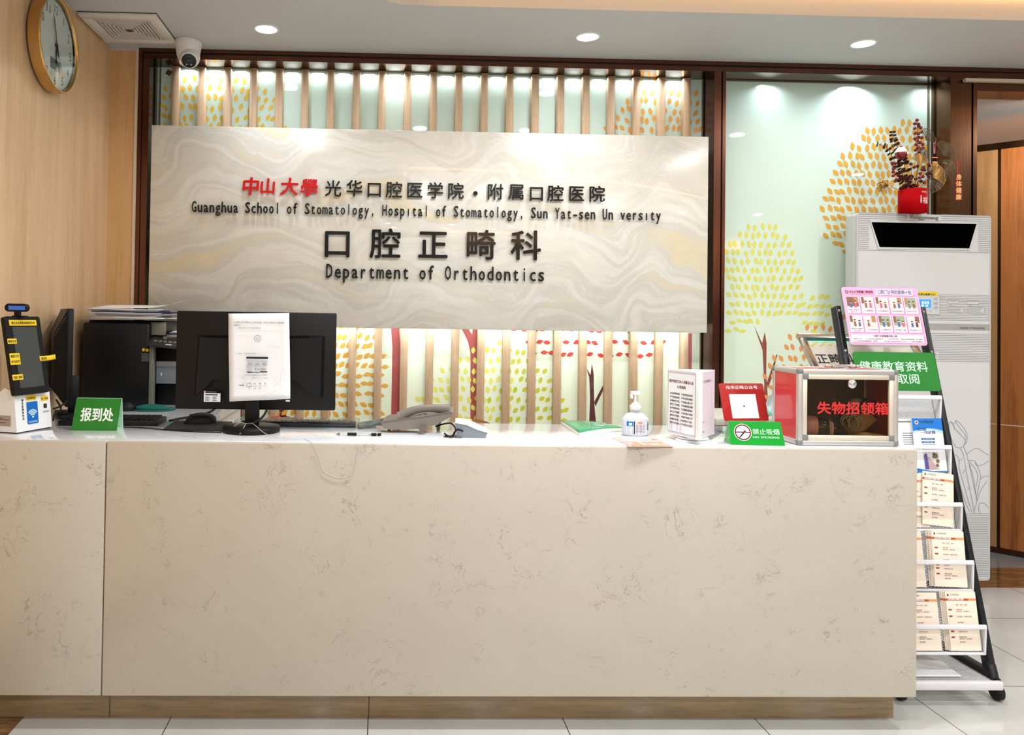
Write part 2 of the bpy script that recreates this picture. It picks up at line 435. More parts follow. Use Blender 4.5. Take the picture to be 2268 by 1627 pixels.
        for i in range(m):
            for k in range(seg):
                l = (k + 1) % seg; a0 = i * seg; b0 = ((i + 1) % n) * seg
                fs.append((a0 + k, a0 + l, b0 + l, b0 + k))
        s.add(vs, fs, True)
        if not closed:
            s.add(vs[:seg], [list(range(seg))[::-1]], False); s.add(vs[-seg:], [list(range(seg))], False)
        return s
    def grid(s, fn, nu, nv, smooth=True, thick=0.0):
        vs = []; fs = []
        for j in range(nv + 1):
            for i in range(nu + 1): vs.append(Vector(fn(i / nu, j / nv)))
        W_ = nu + 1
        for j in range(nv):
            for i in range(nu): fs.append((j * W_ + i, j * W_ + i + 1, (j + 1) * W_ + i + 1, (j + 1) * W_ + i))
        if thick:
            n0 = len(vs)
            nrm = (vs[1] - vs[0]).cross(vs[W_] - vs[0]).normalized()
            vs += [p - nrm * thick for p in vs]
            fs += [tuple(n0 + k for k in f[::-1]) for f in fs]
            edge = [i for i in range(W_)] + [j * W_ + nu for j in range(1, nv + 1)] + [nv * W_ + i for i in range(nu - 1, -1, -1)] + [j * W_ for j in range(nv - 1, 0, -1)]
            for a, b in zip(edge, edge[1:] + edge[:1]): fs.append((a, n0 + a, n0 + b, b))
        return s.add(vs, fs, smooth)
    def text(s, body, x, y, size, z=0.0004, align='C', fit=None, off=0.0, ext=0.0, sx=1.0, rot=0.0, vert=False):
        if vert:
            for k, ch in enumerate(body): s.text(ch, x, y - k * size * 1.12, size, z, 'C', None, off, ext, sx)
            return s
        bold = off; m = text_mesh(body, 0.0, ext / size if size else 0)
        if not len(m.vertices): return s
        xs = [v.co.x for v in m.vertices]; x0, x1 = min(xs), max(xs); wd = (x1 - x0) * size * sx
        k = size * sx
        if fit: k = fit / (x1 - x0); wd = fit
        ox = {'C': -wd / 2, 'L': 0, 'R': -wd}[align]
        cr, sr = cos(rot), sin(rot); out = []
        for v in m.vertices:
            a = (v.co.x - x0) * k + ox; b = v.co.y * size
            out.append((x + a * cr - b * sr, y + a * sr + b * cr, z + (v.co.z * size + ext)))
        fs = [list(p.vertices) for p in m.polygons]
        if bold:
            for k2, (dx, dy) in enumerate(((-1, 0), (1, 0), (0, -1), (0, 1))):
                s.add([(p[0] + dx * bold * size, p[1] + dy * bold * size, p[2] + k2 * 2e-5) for p in out], fs, False)
        else: s.add(out, fs, False)
        return s
    def build(s, name, parent=None, base=(0, 0, 0)):
        me = bpy.data.meshes.new(name)
        org = WL[parent.name] if parent is not None else Vector(base)
        me.from_pydata([p - org for p in s.v], [], s.f)
        for m in s.mats: me.materials.append(m)
        me.polygons.foreach_set('material_index', s.mi); me.polygons.foreach_set('use_smooth', s.sm); me.update()
        o = bpy.data.objects.new(name, me); COL.objects.link(o)
        if parent is not None: o.parent = parent; WL[o.name] = org.copy()
        else: o.location = org; WL[o.name] = org.copy()
        return o
WL = {}
TX = {}
def text_mesh(body, off, ext):
    k = (body, round(off, 4), round(ext, 4))
    if k not in TX:
        c = bpy.data.curves.new('lettering', 'FONT'); c.body = body; c.size = 1; c.resolution_u = 2; c.offset = off; c.extrude = ext
        o = bpy.data.objects.new('lettering', c); TX[k] = bpy.data.meshes.new_from_object(o)
        bpy.data.objects.remove(o); bpy.data.curves.remove(c)
    return TX[k]
def tag(o, label, cat, group=None, kind=None):
    o['label'] = label; o['category'] = cat
    if group: o['group'] = group
    if kind: o['kind'] = kind
    return o
def thing(name, label, cat, loc, group=None):
    o = bpy.data.objects.new(name, None); COL.objects.link(o); o.location = loc; o.empty_display_size = 0.05
    WL[o.name] = Vector(loc); return tag(o, label, cat, group)
def struct(name, mb, label, cat, base=(0, 0, 0)):
    return tag(mb.build(name, None, base), label, cat, None, 'structure')
def single(name, mb, label, cat, base, group=None): return tag(mb.build(name, None, base), label, cat, group)
def dup(root, delta, label=None, group=None):
    r = root.copy(); COL.objects.link(r); r.location = root.location + Vector(delta); WL[r.name] = WL[root.name] + Vector(delta)
    if label: r['label'] = label
    if group: r['group'] = group
    for ch in list(root.children):
        c = ch.copy(); COL.objects.link(c); c.parent = r
        for g in ch.children:
            d = g.copy(); COL.objects.link(d); d.parent = c
    return r
def rrect(x0, x1, y0, y1, r, n=4):
    out = []
    for cx, cy, a0 in ((x1 - r, y1 - r, 0), (x0 + r, y1 - r, 90), (x0 + r, y0 + r, 180), (x1 - r, y0 + r, 270)):
        for k in range(n + 1):
            a = rad(a0 + 90 * k / n); out.append((cx + r * cos(a), cy + r * sin(a)))
    return out
def ell(cx, cy, rx, ry, n=16): return [(cx + rx * cos(2 * pi * k / n), cy + ry * sin(2 * pi * k / n)) for k in range(n)]
def ring(mb, outer, inner, z):                     # flat ring between two equal-length loops
    n = len(outer); mb.add([(p[0], p[1], z) for p in outer] + [(p[0], p[1], z) for p in inner],
                           [(i, (i + 1) % n, n + (i + 1) % n, n + i) for i in range(n)], False)
def bez(pts, n=8):                                 # Catmull-Rom through points
    P_ = [Vector(p) for p in pts]; out = []
    for i in range(len(P_) - 1):
        a = P_[max(0, i - 1)]; b = P_[i]; c = P_[i + 1]; d = P_[min(len(P_) - 1, i + 2)]
        for k in range(n):
            t = k / n
            out.append(0.5 * ((2 * b) + (c - a) * t + (2 * a - 5 * b + 4 * c - d) * t * t + (3 * b - a - 3 * c + d) * t ** 3))
    out.append(P_[-1]); return out
def stroke(mb, pts, wd, z):                        # flat ribbon along 2D points
    P_ = [Vector((p[0], p[1])) for p in pts]; vs = []; n = len(P_)
    for i in range(n):
        t = (P_[min(n - 1, i + 1)] - P_[max(0, i - 1)]); t = t.normalized() if t.length > 1e-9 else Vector((1, 0))
        q = Vector((-t.y, t.x)) * (wd / 2); vs += [(P_[i].x + q.x, P_[i].y + q.y, z), (P_[i].x - q.x, P_[i].y - q.y, z)]
    mb.add(vs, [(2 * i, 2 * i + 1, 2 * i + 3, 2 * i + 2) for i in range(n - 1)], False)

# ================================================================== ROOM
ZC, YW, YM, XL, DT = 2.457, 1.263, 1.392, -1.268, 0.85     # ceiling, bronze frame front, mural plane, left wall, desk top
XR, YB, YN = 6.4, 3.6, -6.0
mb = MB().mat('floor_tile'); mb.box(XL - .1, XR, YN, YW, -0.08, 0.0); struct('floor', mb, 'pale grey polished floor tiles with thin dark joints', 'floor')
mb = MB().mat('corridor_floor'); mb.box(2.6, XR, 1.556, YB, -0.08, 0.0); struct('floor_corridor', mb, 'dull grey floor beyond the brown threshold', 'floor')
mb = MB().mat('brown_marble'); mb.box(2.6, XR, YW, 1.556, -0.08, 0.0005); struct('trim_1', mb, 'brown marble threshold strip across the opening on the right', 'threshold')
mb = MB().mat('brown_marble')
p0 = at(51, 1590, 'Z', 0); mb.box(XL, p0.x, YN, 0.09, 0.0, 0.0012); struct('trim_2', mb, 'brown marble border strip on the floor at lower left corner', 'floor border')

# ceiling with the raised cove
mb = MB().mat('white_paint')
cx0, cy1, cr_, cx1, cy0 = -0.06, 0.700, 0.16, 5.6, -2.6
hole = [(cx1, cy1), (cx0 + cr_, cy1)] + [(cx0 + cr_ - cr_ * sin(rad(a)), cy1 - cr_ + cr_ * cos(rad(a))) for a in range(15, 91, 15)] + [(cx0, cy0), (cx1, cy0)]
# ring of ceiling faces around the hole
mb.add([(XL, cy1, ZC), (XR, cy1, ZC), (XR, YW + .4, ZC), (XL, YW + .4, ZC)], [(0, 1, 2, 3)])
mb.add([(XL, YN, ZC), (XR, YN, ZC), (XR, cy0, ZC), (XL, cy0, ZC)], [(0, 1, 2, 3)])
mb.add([(cx1, cy0, ZC), (XR, cy0, ZC), (XR, cy1, ZC), (cx1, cy1, ZC)], [(0, 1, 2, 3)])
lft = [(p[0], p[1], ZC) for p in hole[1:-1]]
mb.add([(XL, cy0, ZC), (XL, cy1, ZC)] + lft, [list(range(len(lft) + 2))])
HC2 = ZC + 0.115
for a, b in zip(hole, hole[1:] + hole[:1]): mb.add([(a[0], a[1], ZC), (b[0], b[1], ZC), (b[0], b[1], HC2), (a[0], a[1], HC2)], [(0, 1, 2, 3)])
mb.mat('cove_paint'); mb.add([(p[0], p[1], HC2) for p in hole], [list(range(len(hole)))])
mb.mat('white_paint'); mb.box(XL - .1, XR, YN, YB, ZC + .16, ZC + .2)
struct('ceiling', mb, 'white ceiling with a raised warm-lit cove', 'ceiling')
# warm LED strip inside the cove
mb = MB().mat('led_warm'); mb.box(cx0 + .2, cx1 - .1, cy1 - .022, cy1 - .008, HC2 - .022, HC2 - .008)
struct('trim_3', mb, 'warm light strip running inside the raised ceiling cove', 'light strip')
area('cove_glow', (2.7, .42, HC2 - .012), (2.7, .72, ZC + .04), 5.2, P_COVE, WARM, size_y=.03)
area('cove_glow', (.05, -1.0, HC2 - .02), (-.05, -1.0, ZC + .05), 3.0, P_COVE * .4, WARM, size_y=.03)

mb = MB().mat('led_warm'); mb.box(.9, 5.2, YN + .02, YN + .06, 2.30, 2.43); struct('trim_11', mb, 'unseen warm glowing strip added high on the rear wall for a reflection in the sign board', 'light strip')  # glowing strip made up to give the sign a warm reflected band
mb = MB().mat('maple_panel'); mb.box(XL - .06, XL, YN, YW + .2, 0, ZC)
for yy in (-.95, .115): mb.mat('maple_warm'); mb.box(XL - .001, XL + .0006, yy - .0012, yy + .0012, 0, ZC)
struct('wall_left', mb, 'pale maple veneer wall on the left side', 'wall')
mb = MB().mat('maple_warm'); mb.box(XL, -1.152, YW, YW + .2, 0, ZC - .012)
mb.mat('white_paint'); mb.box(XL, -1.152, YW - .001, YW + .2, ZC - .013, ZC)
struct('wall_return', mb, 'narrow maple veneer return beside the bronze frame', 'wall')
mb = MB().mat('alu_warm'); mb.box(-1.152, -1.137, YW - .004, YW + .2, 0, ZC); struct('trim_4', mb, 'slim pale vertical strip beside the bronze frame', 'trim')
mb = MB().mat('wall_paint'); mb.box(XL, XR, YN - .06, YN, 0, ZC + .1); struct('wall_rear', mb, 'plain off white wall facing the reception desk', 'wall')
mb = MB().mat('wall_paint'); mb.box(XR, XR + .06, YN, YB, 0, ZC + .1); struct('wall_right', mb, 'plain off white wall far on the right', 'wall')
mb = MB().mat('wall_paint'); mb.box(2.75, XR, YB, YB + .06, 0, ZC); struct('wall_back', mb, 'off white wall at the end of the corridor', 'wall')

# bronze frame members
XP0, XP1, XQ0, XQ1 = 1.553, 1.606, 2.686, 2.812
ZH = 2.411
mb = MB().mat('bronze'); mb.box(-1.137, XR, YW - .006, YW + .14, ZC - .018, ZC - .0005)
mb.mat('black_metal'); mb.box(-1.12, XR, YW + .004, YW + .14, ZC - .024, ZC - .018)
mb.mat('bronze'); mb.box(-1.12, XQ1, YW, YW + .14, ZH + .002, ZC - .024)
mb.mat('bronze_soffit'); mb.box(-1.10, XQ1, YW + .001, YW + .14, ZH, ZH + .002)
struct('trim_5', mb, 'stepped bronze metal header under the ceiling', 'frame header')
mb = MB().mat('bronze'); mb.box(-1.137, -1.119, YW - .006, YW + .14, 0, ZC - .018)
mb.mat('black_metal'); mb.box(-1.119, -1.116, YW + .004, YW + .14, 0, ZH)
mb.mat('bronze'); mb.box(-1.116, -1.090, YW, YW + .14, 0, ZH)
mb.mat('bronze_soffit'); mb.box(-1.090, -1.0885, YW + .001, YM, 0, ZH)
struct('trim_6', mb, 'bronze metal jamb beside the maple wall', 'frame post')
def post(x0, x1, gx, name, label, m='bronze'):
    q = MB().mat(m); q.box(x0, gx - .003, YW, YW + .14, 0, ZH)
    q.mat('black_metal'); q.box(gx - .003, gx + .003, YW + .008, YW + .14, 0, ZH)
    q.mat(m); q.box(gx + .003, x1, YW - .004, YW + .14, 0, ZH)
    struct(name, q, label, 'frame post')
post(XP0, XP1, 1.588, 'trim_7', 'bronze metal post between the slat screen and the open mural panel')
post(XQ0, XQ1, 2.790, 'trim_8', 'brown bronze post at the right end of the mural panel', 'bronze_brown')
mb = MB().mat('bronze_brown'); mb.box(XQ1, XR, YW, YW + .12, 2.347, ZC - .024); struct('trim_9', mb, 'brown header above the opening on the right', 'frame header')
# green glass edge lines in the recess corners
mb = MB().mat('wire_brown')
for x in (-1.073, 1.548, 2.668): mb.box(x - .002, x + .002, YM - .012, YM, 0, ZH - .004)
mb.box(XP1, XQ0, YM - .012, YM - .009, ZH - .006, ZH - .001)
struct('trim_10', mb, 'thin dark glass edging strips in the mural recess corners', 'edging')

# ------------------------------------------------------------------ mural with printed trees
mb = MB().mat('mural_print'); mb.box(-1.13, 2.76, YM, YM + .05, 0, ZC)
Fm = front((0, YM - .0008, 0)); mb.M = Fm
def leaf(cx, cy, L, W_, ang, m):
    mb.mat(m); prof = (-.5, -.36, -.18, 0, .18, .36, .5); h = [.5 * W_ * max(0, 1 - abs(2 * t) ** 1.7) for t in prof]
    pts = [(t * L, -hh) for t, hh in zip(prof, h)] + [(t * L, hh) for t, hh in list(zip(prof, h))[-2:0:-1]]
    ca, sa = cos(ang), sin(ang)
    mb.flat([(cx + a * ca - b * sa, cy + a * sa + b * ca) for a, b in pts], random.uniform(0, .0005))
def inside(poly, x, y):
    c = False; n = len(poly); j = n - 1
    for i in range(n):
        if (poly[i][1] > y) != (poly[j][1] > y) and x < (poly[j][0] - poly[i][0]) * (y - poly[i][1]) / (poly[j][1] - poly[i][1]) + poly[i][0]: c = not c
        j = i
    return c
def crown(poly, focus, L, Wd, sp, m, jit=.25, flat=False, m2=None, split=0):
    P_ = [loc2(u, v, Fm) for u, v in poly]; f = loc2(*focus, Fm); L *= .00208; Wd *= .00208; sp *= .00208
    x0, x1 = min(p[0] for p in P_), max(p[0] for p in P_); y0, y1 = min(p[1] for p in P_), max(p[1] for p in P_)
    r = 0; y = y0
    while y < y1:
        x = x0 + (sp * .5 if r % 2 else 0)
        while x < x1:
            a = x + random.uniform(-jit, jit) * sp; b = y + random.uniform(-jit, jit) * sp
            if inside(P_, a, b) and -1.07 < a < 2.67 and not (XP0 - .01 < a < XP1 + .01):
                ang = random.uniform(-.55, .55) if flat else math.atan2(b - f[1], a - f[0]) + random.uniform(-.3, .3); leaf(a, b, L, Wd, ang, m2 if (m2 and a + random.uniform(-.1, .1) < split) else m)
            x += sp
        y += sp * 1.3; r += 1
def trunk(m, *polys):
    mb.mat(m)
    for p in polys: mb.flat([loc2(u, v, Fm) for u, v in p], -.0002)
trunk('trunk_red', [(866, 722), (884, 722), (888, 790), (890, 850), (888, 935), (866, 935), (868, 830), (869, 770)])
trunk('trunk_red', [(1020, 722), (1034, 722), (1046, 741), (1047, 722), (1056, 722), (1058, 800), (1056, 935), (1042, 935), (1042, 780), (1036, 755)])
trunk('trunk_dark', [(1299, 815), (1308, 830), (1311, 804), (1315, 828), (1316, 890), (1320, 935), (1305, 935), (1307, 880), (1305, 835)], [(1316, 890), (1338, 848), (1341, 852), (1326, 885), (1319, 900)])
trunk('trunk_pink', [(1525, 738), (1533, 738), (1532, 830), (1524, 830)])
trunk('trunk_brown', [(1670, 720), (1688, 760), (1694, 735), (1698, 760), (1697, 830), (1700, 870), (1704, 935), (1690, 935), (1693, 850), (1689, 775)], [(1698, 848), (1720, 784), (1722, 786), (1710, 835), (1701, 860)])
trunk('trunk_dark', [(618, 905), (618, 935), (634, 935), (634, 905)])
trunk('trunk_red', [(520, 900), (520, 940), (536, 940), (536, 900)])
crown([(345, 210), (415, 165), (490, 160), (560, 172), (610, 215), (650, 275), (640, 300), (345, 300)], (470, 420), 18, 10, 17, 'leaf_yellow')
crown([(1338, 285), (1380, 225), (1430, 160), (1480, 190), (1545, 200), (1560, 300), (1340, 305)], (1470, 440), 18, 10, 17, 'leaf_orange')
crown([(1925, 275), (2020, 270), (2092, 330), (2095, 560), (1860, 560), (1830, 530), (1815, 440), (1860, 350)], (1990, 620), 20, 11, 16, 'leaf_gold', .18)
crown([(1608, 545), (1668, 488), (1715, 490), (1745, 530), (1775, 600), (1780, 660), (1820, 640), (1850, 665), (1842, 700), (1800, 740), (1760, 705), (1700, 700), (1640, 750), (1608, 740)], (1692, 735), 17, 9.5, 15.5, 'leaf_lemon', .18)
crown([(1690, 830), (1720, 780), (1745, 745), (1790, 715), (1840, 700), (1870, 690), (1875, 880), (1680, 880)], (1800, 930), 18, 10, 18, 'leaf_peach', .2)
crown([(560, 740), (600, 700), (700, 690), (800, 715), (850, 760), (855, 850), (848, 915), (640, 935), (560, 900)], (700, 850), 19, 10.5, 17, 'leaf_gold', .2)
crown([(915, 890), (950, 840), (1000, 790), (1060, 770), (1110, 755), (1160, 765), (1195, 800), (1225, 840), (1262, 890), (1262, 945), (915, 945)], (1075, 990), 16, 10, 17, 'leaf_lime', .2, False, 'leaf_lemon', loc2(1110, 850, Fm)[0])
crown([(1128, 725), (1190, 800), (1240, 812), (1320, 800), (1400, 812), (1440, 790), (1488, 770), (1480, 725)], (1315, 720), 18, 10, 22.5, 'leaf_red', .16, True)
dq = loc2(374, 161, Fm); mb.mat('trunk_dark'); mb.flat([(dq[0] - .017, dq[1] - .004), (dq[0] + .004, dq[1] - .017), (dq[0] + .017, dq[1] + .004), (dq[0] - .004, dq[1] + .017)], .0006)
struct('wall_mural', mb, 'pale green glossy wall printed with coloured trees behind the desk', 'mural wall')

# ------------------------------------------------------------------ slat screen
sl = thing('slat_screen', 'row of vertical brown wooden slats in front of the tree mural', 'slat screen', (0.23, YM - .03, 0))
for k in range(21):
    u0 = 388 + k * 57.6 - .045 * k * k
    p = at(u0, 225, 'Y', YM - .032); m_ = MB().mat('slat_wood'); m_.box(p.x - .018, p.x + .018, YM - .032, YM - .0015, 0.0, ZH - .001, .002, 1)
    m_.build('slat', sl)

# ------------------------------------------------------------------ spot lights hidden behind the header wash the mural
def downlight(x, y, z, power, r=.046, label=None, group=None, col=COOL, spread=150):
    t = thing('downlight', label, 'ceiling light', (x, y, z), group)
    q = MB(T3(x, y, z)).mat('white_plastic'); q.lathe([(r + .010, 0), (r + .009, -.004), (r, -.005), (r - .002, .004)], 28); q.build('rim', t)
    q = MB(T3(x, y, z)).mat('lamp_glow'); q.cyl(r, -.0022, -.0012, seg=28); q.build('lens', t)
    l = area('lamp', (0, 0, -.012), (0, 0, -1), r * 1.9, power, col, spread=spread); l.parent = t
    return t
for x, lb in ((-.511, 'recessed round ceiling downlight nearest the security camera'), (.874, 'recessed round ceiling downlight above the middle of the desk'), (2.086, 'recessed round ceiling downlight above the open mural panel')):
    downlight(x, .985, ZC, P_ROW, label=lb, group='downlights in the front ceiling strip')
G2 = 'room downlights behind the viewer'
for y in (-.28, -1.6):
    for x in (-.4 if y > -1 else .1, 1.0, 2.5, 4.2): downlight(max(x, .25), y, HC2 - .001, P_ROOM * .70, .05, 'round downlight in the raised ceiling cove, seen only as a reflection', G2, NEUT, 170)
for y in (-3.4, -4.8):
    for x in (-.5, 1.0, 2.5, 4.2): downlight(x, y, ZC, P_ROOM * .72, .05, 'round downlight in the far ceiling, seen only as a reflection', G2, NEUT, 170)
# soffit wall washers at the bright spots; weak ones between added to brighten the mural
for k in range(20):
    u = 388 + (k + .5) * 57.6 - .045 * (k + .5) ** 2; p = at(u, 225, 'Y', YM)
    wgt = .009 + .042 * sum(math.exp(-((u - c) / 45.0) ** 2) for c in (470, 885, 1455))
    area('mural_washer', (p.x, YM - .024, ZH - .004), (p.x, YM - .006, 1.9), .05, P_WALL * wgt, COOL, size_y=.016, spread=150)
for u, k in ((1700, .03), (1885, .11), (2050, .03)):
    p = at(u, 225, 'Y', YM); area('mural_washer', (p.x, YM - .07, ZH - .004), (p.x, YM - .004, 1.9), .04, P_WALL * k, COOL, spread=140)

for k in range(7):  # unseen lamps added behind the sign to brighten the mural below it
    x = -.95 + k * .38; area('mural_fill', (x, 1.30, 1.215), (x, YM, .95), .30, P_WALL * .075, COOL, size_y=.02, spread=160)
# ------------------------------------------------------------------ corridor beyond the opening
a = at(2197, 1222, 'Z', 0); b_ = at(2268, 1235, 'Z', 0); dr = (b_ - a).normalized()
Fd = fr((a.x, a.y, 0), dr, (0, 0, 1)); L0 = -.75
mb = MB(Fd).mat('door_wood'); mb.box(.035, 1.9, 0.03, 2.2, -.04, 0); mb.mat('door_wood_pale'); mb.box(L0, .02, .03, 2.2, -.04, 0)
mb.mat('bronze_brown'); mb.box(.016, .036, .03, 2.2, -.04, -.006); mb.box(L0, 1.9, 2.2, 2.235, -.04, .004); mb.box(L0, 1.9, 0, .032, -.04, .004)
mb.mat('alu_warm'); mb.box(.036, 1.9, .695, .700, -.01, .0015); mb.box(L0, .016, .695, .699, -.01, .0015)
struct('wall_corridor', mb, 'orange brown wood panelled wall with dark grooves beyond the opening', 'wall')
mb = MB().mat('white_paint'); mb.box(2.75, XR, YW + .12, YB, 2.40, 2.42); struct('ceiling_corridor', mb, 'white ceiling of the corridor beyond the opening', 'ceiling')
vq = at(2162, 200, 'Z', 2.398); v2 = at(2268, 200, 'Z', 2.398); v3 = at(2230, 218, 'Z', 2.398)
t = thing('air_vent', 'dark slatted air vent in the corridor ceiling beyond the opening', 'air vent', (2.95, v3.y - .1, 2.398))
mb = MB().mat('vent_dark'); mb.box(2.76, 3.25, v3.y - .28, v3.y, 2.394, 2.399); mb.build('opening', t)
for k in range(6): mb = MB().mat('printer_grey'); mb.box(2.76, 3.25, v3.y - .27 + k * .048, v3.y - .255 + k * .048, 2.386, 2.394); mb.build('slat', t)
mb = MB().mat('alu_warm'); mb.box(2.74, 3.27, v3.y - .30, v3.y - .28, 2.384, 2.399); mb.box(2.74, 3.27, v3.y, v3.y + .02, 2.390, 2.399); mb.build('frame', t)
area('corridor_fill', (4.0, 1.7, 2.39), (3.7, 1.75, 0), .3, 60, (1.0, .90, .78)); area('corridor_fill', (3.3, 1.35, 2.33), (3.5, 1.75, 1.2), .12, 6, (1.0, .90, .78))  # unseen lamps without fixtures, added to brighten the corridor wood wall

# ------------------------------------------------------------------ reception desk
XE = 1.6355; XS = -.8075
dk = thing('reception_desk', 'long cream quartz reception desk with thin grey veins and brown plinth', 'reception desk', (0.2, .24, 0))
mb = MB().mat('desk_quartz'); mb.box(XS + .0012, XE, 0, .03, .102, DT, .004); mb.build('front_panel', dk)
mb = MB().mat('desk_quartz'); mb.box(XL + .001, XS - .0012, .0006, .03, .102, DT, .004); mb.build('front_panel', dk)
mb = MB().mat('seam'); mb.box(XS - .002, XS + .002, .004, .03, .106, DT - .006); mb.build('joint', dk)
mb = MB().mat('desk_quartz'); mb.box(XE - .03, XE, .0305, .48, .102, DT - .0305, .003); mb.build('side_panel', dk)
mb = MB().mat('quartz_top_sheen'); mb.box(XL + .001, XE, .009, .481, DT - .03, DT + .0004, .0015); mb.build('countertop', dk)
mb = MB().mat('kick_stone'); mb.box(XL + .001, 1.618, .079, .11, 0, .115)
mb.mat('kick_joint')
for u in (243, 817): q = at(u, 1565, 'Y', .079); mb.box(q.x - .0012, q.x + .0012, .0785, .08, 0, .115)
mb.build('plinth', dk)
mb = MB().mat('board_white'); mb.box(XL + .001, XE - .05, .3, .46, .60, .62); mb.build('inner_shelf', dk)
mb = MB().mat('quartz_top_sheen'); mb.box(XL + .001, -.62, .482, 1.255, DT - .03, DT); mb.build('return_top', dk)
mb = MB().mat('board_white'); mb.box(-.66, -.63, .5, 1.2, .0, DT - .03); mb.build('return_panel', dk)

# ================================================================== SIGN BOARD
YS = 1.228
a, b_, c_, d_ = at(336, 277.5, 'Y', YS), at(1570.5, 302, 'Y', YS), at(1565, 737.5, 'Y', YS), at(748, 724.5, 'Y', YS)
sx0, sx1, sz0, sz1 = a.x, (b_.x + c_.x) / 2, (c_.z + d_.z) / 2, (a.z + b_.z) / 2
sg = thing('sign_board', 'large glossy wavy cream onyx sign board with raised red and black lettering', 'sign', ((sx0 + sx1) / 2, YS, sz0))
mb = MB().mat('onyx_panel'); mb.box(sx0, sx1, YS, YS + .032, sz0, sz1, .0015, 1); mb.build('panel', sg)
Fs = front((0, YS, 0))
def raised(ch, cx, cy, em, m, name, off=.012, fitw=None, z0=.010, th=.007, skew=0):
    x, y = loc2(cx, cy, Fs, .015); e = em * .00207
    q = MB(Fs).mat(m)
    tm = text_mesh(ch, 0.0, th / 2 / e); xs = [v.co.x for v in tm.vertices]; x0, x1 = min(xs), max(xs)
    k = e if fitw is None else min(e * 1.15, fitw * .00207 / (x1 - x0))
    mid = .38 if fitw is None else 0
    xm = .5 if fitw is None else (x0 + x1) / 2
    for dx, dy, dz in ((-1, 0, 0), (1, 0, 2e-5), (0, -1, 4e-5), (0, 1, 6e-5)):
        q.add([(x + (v.co.x - xm) * k + skew * (v.co.y - mid) * e + dx * off * e, y + (v.co.y - mid) * e + dy * off * e, v.co.z * e + z0 + th / 2 + dz) for v in tm.vertices], [list(p.vertices) for p in tm.polygons], False)
    return q.build(name, sg)
for ch, x, y, e in zip('中山大學', (555.5, 593, 641, 685), (412, 412, 413, 415), (41, 37, 41, 40)): raised(ch, x, y, e, 'letter_red', 'red_character', .028, skew=.08)
for ch, x, y in zip('光华口腔医学院', (738, 785, 829, 873, 918, 964, 1009), (417, 416.5, 419, 420, 420.5, 421.5, 422.5)): raised(ch, x, y, 38, 'letter_black', 'black_character', .012)
for ch, x, y in zip('附属口腔医院', (1096.5, 1144, 1188, 1230.5, 1276.5, 1322), (424.5, 424.5, 428, 428, 428.5, 429.5)): raised(ch, x, y, 38, 'letter_black', 'black_character', .012)
x, y = loc2(1053, 428, Fs, .015); q = MB(Fs @ T3(x, y, 0)).mat('letter_black'); q.cyl(.0105, .010, .017, seg=20); q.build('raised_dot', sg)
for ch, x, y in zip('口腔正畸科', (747, 854, 959, 1064.5, 1165), (538, 539, 541, 542, 543)): raised(ch, x, y, 70, 'letter_black', 'black_character', .016)
def latin(s, u0, u1, v0, v1, cap, name):
    n = len(s); pit = (u1 - u0) / n
    for k, ch in enumerate(s):
        if ch == ' ': continue
        u = u0 + (k + .5) * pit; v = v0 + (v1 - v0) * (k + .5) / n
        wf = {'m': .84, 'l': .12, 'i': .13, 'ı': .13, ',': .2, '-': .6, 't': .56, 'f': .58, 'r': .5, 'S': .76, 'c': .64, 's': .64}.get(ch, .7) * pit
        raised(ch, u, v, cap / .727, 'letter_black', 'black_letter', .010, fitw=wf)
latin('Guanghua School of Stomatology, Hospıtal of Stomatology, Sun Yat-sen Un versıty', 423, 1465, 469, 488, 25, 'black_letter')
latin('Department of Orthodontics', 720, 1208, 614.5, 622.5, 32, 'black_letter')

# ================================================================== WALL CLOCK (on the left wall)
ck = at(124, 100, 'X', XL + .035); Fc = fr((XL + .001, ck.y, ck.z), (0, 1, 0), (0, 0, 1)); RK = .176
ck_t = thing('wall_clock', 'round gold rimmed wall clock with white dial on the maple wall', 'clock', (XL + .001, ck.y, ck.z))
q = MB(Fc).mat('gold'); q.lathe([(RK - .012, .006), (RK - .002, .006), (RK, .009), (RK, .047), (RK - .003, .051), (RK - .008, .051), (RK - .011, .048), (RK - .014, .040)], 72, sharp=True); q.mat('black_plastic'); q.cyl(RK - .03, 0, .006, seg=48); q.build('rim', ck_t)
q = MB(Fc).mat('clock_face'); q.cyl(RK - .012, .020, .032, seg=64); dial = q.build('dial', ck_t)
q = MB(Fc).mat('ink')
for k in range(1, 13):
    an = rad(90 - 30 * k); q.text(str(k), (RK - .043) * cos(an), (RK - .043) * sin(an) - .017, .047, .0326, fit=.030 if k > 9 else (.004 if k == 1 else .017))
q.build('numerals', dial)
q = MB(Fc).mat('ink_grey'); q.box(-.040, .040, -.094, -.054, .0325, .0335); q.mat('lcd'); q.box(-.036, .036, -.090, -.058, .0335, .0340); q.build('display', dial)
def hand(name, ang, L, tail, wd, z, m='ink'):
    q = MB(Fc @ Matrix.Rotation(rad(90 - ang), 4, 'Z')).mat(m); q.prism([(-tail, -wd / 2), (L * .8, -wd / 2), (L, 0), (L * .8, wd / 2), (-tail, wd / 2)], z, z + .0012); q.build(name, ck_t)
hand('minute_hand', 342, .112, .045, .006, .0380); hand('hour_hand', 178, .078, .02, .007, .0358); hand('second_hand', 155, .10, .035, .0014, .0396, 'ink_grey')
q = MB(Fc).mat('ink'); q.cyl(.006, .032, .0412, seg=16); q.build('hub', ck_t)
q = MB(Fc).mat('clear_glass'); q.cyl(RK - .0145, .0440, .0452, seg=64); q.build('glass', ck_t)

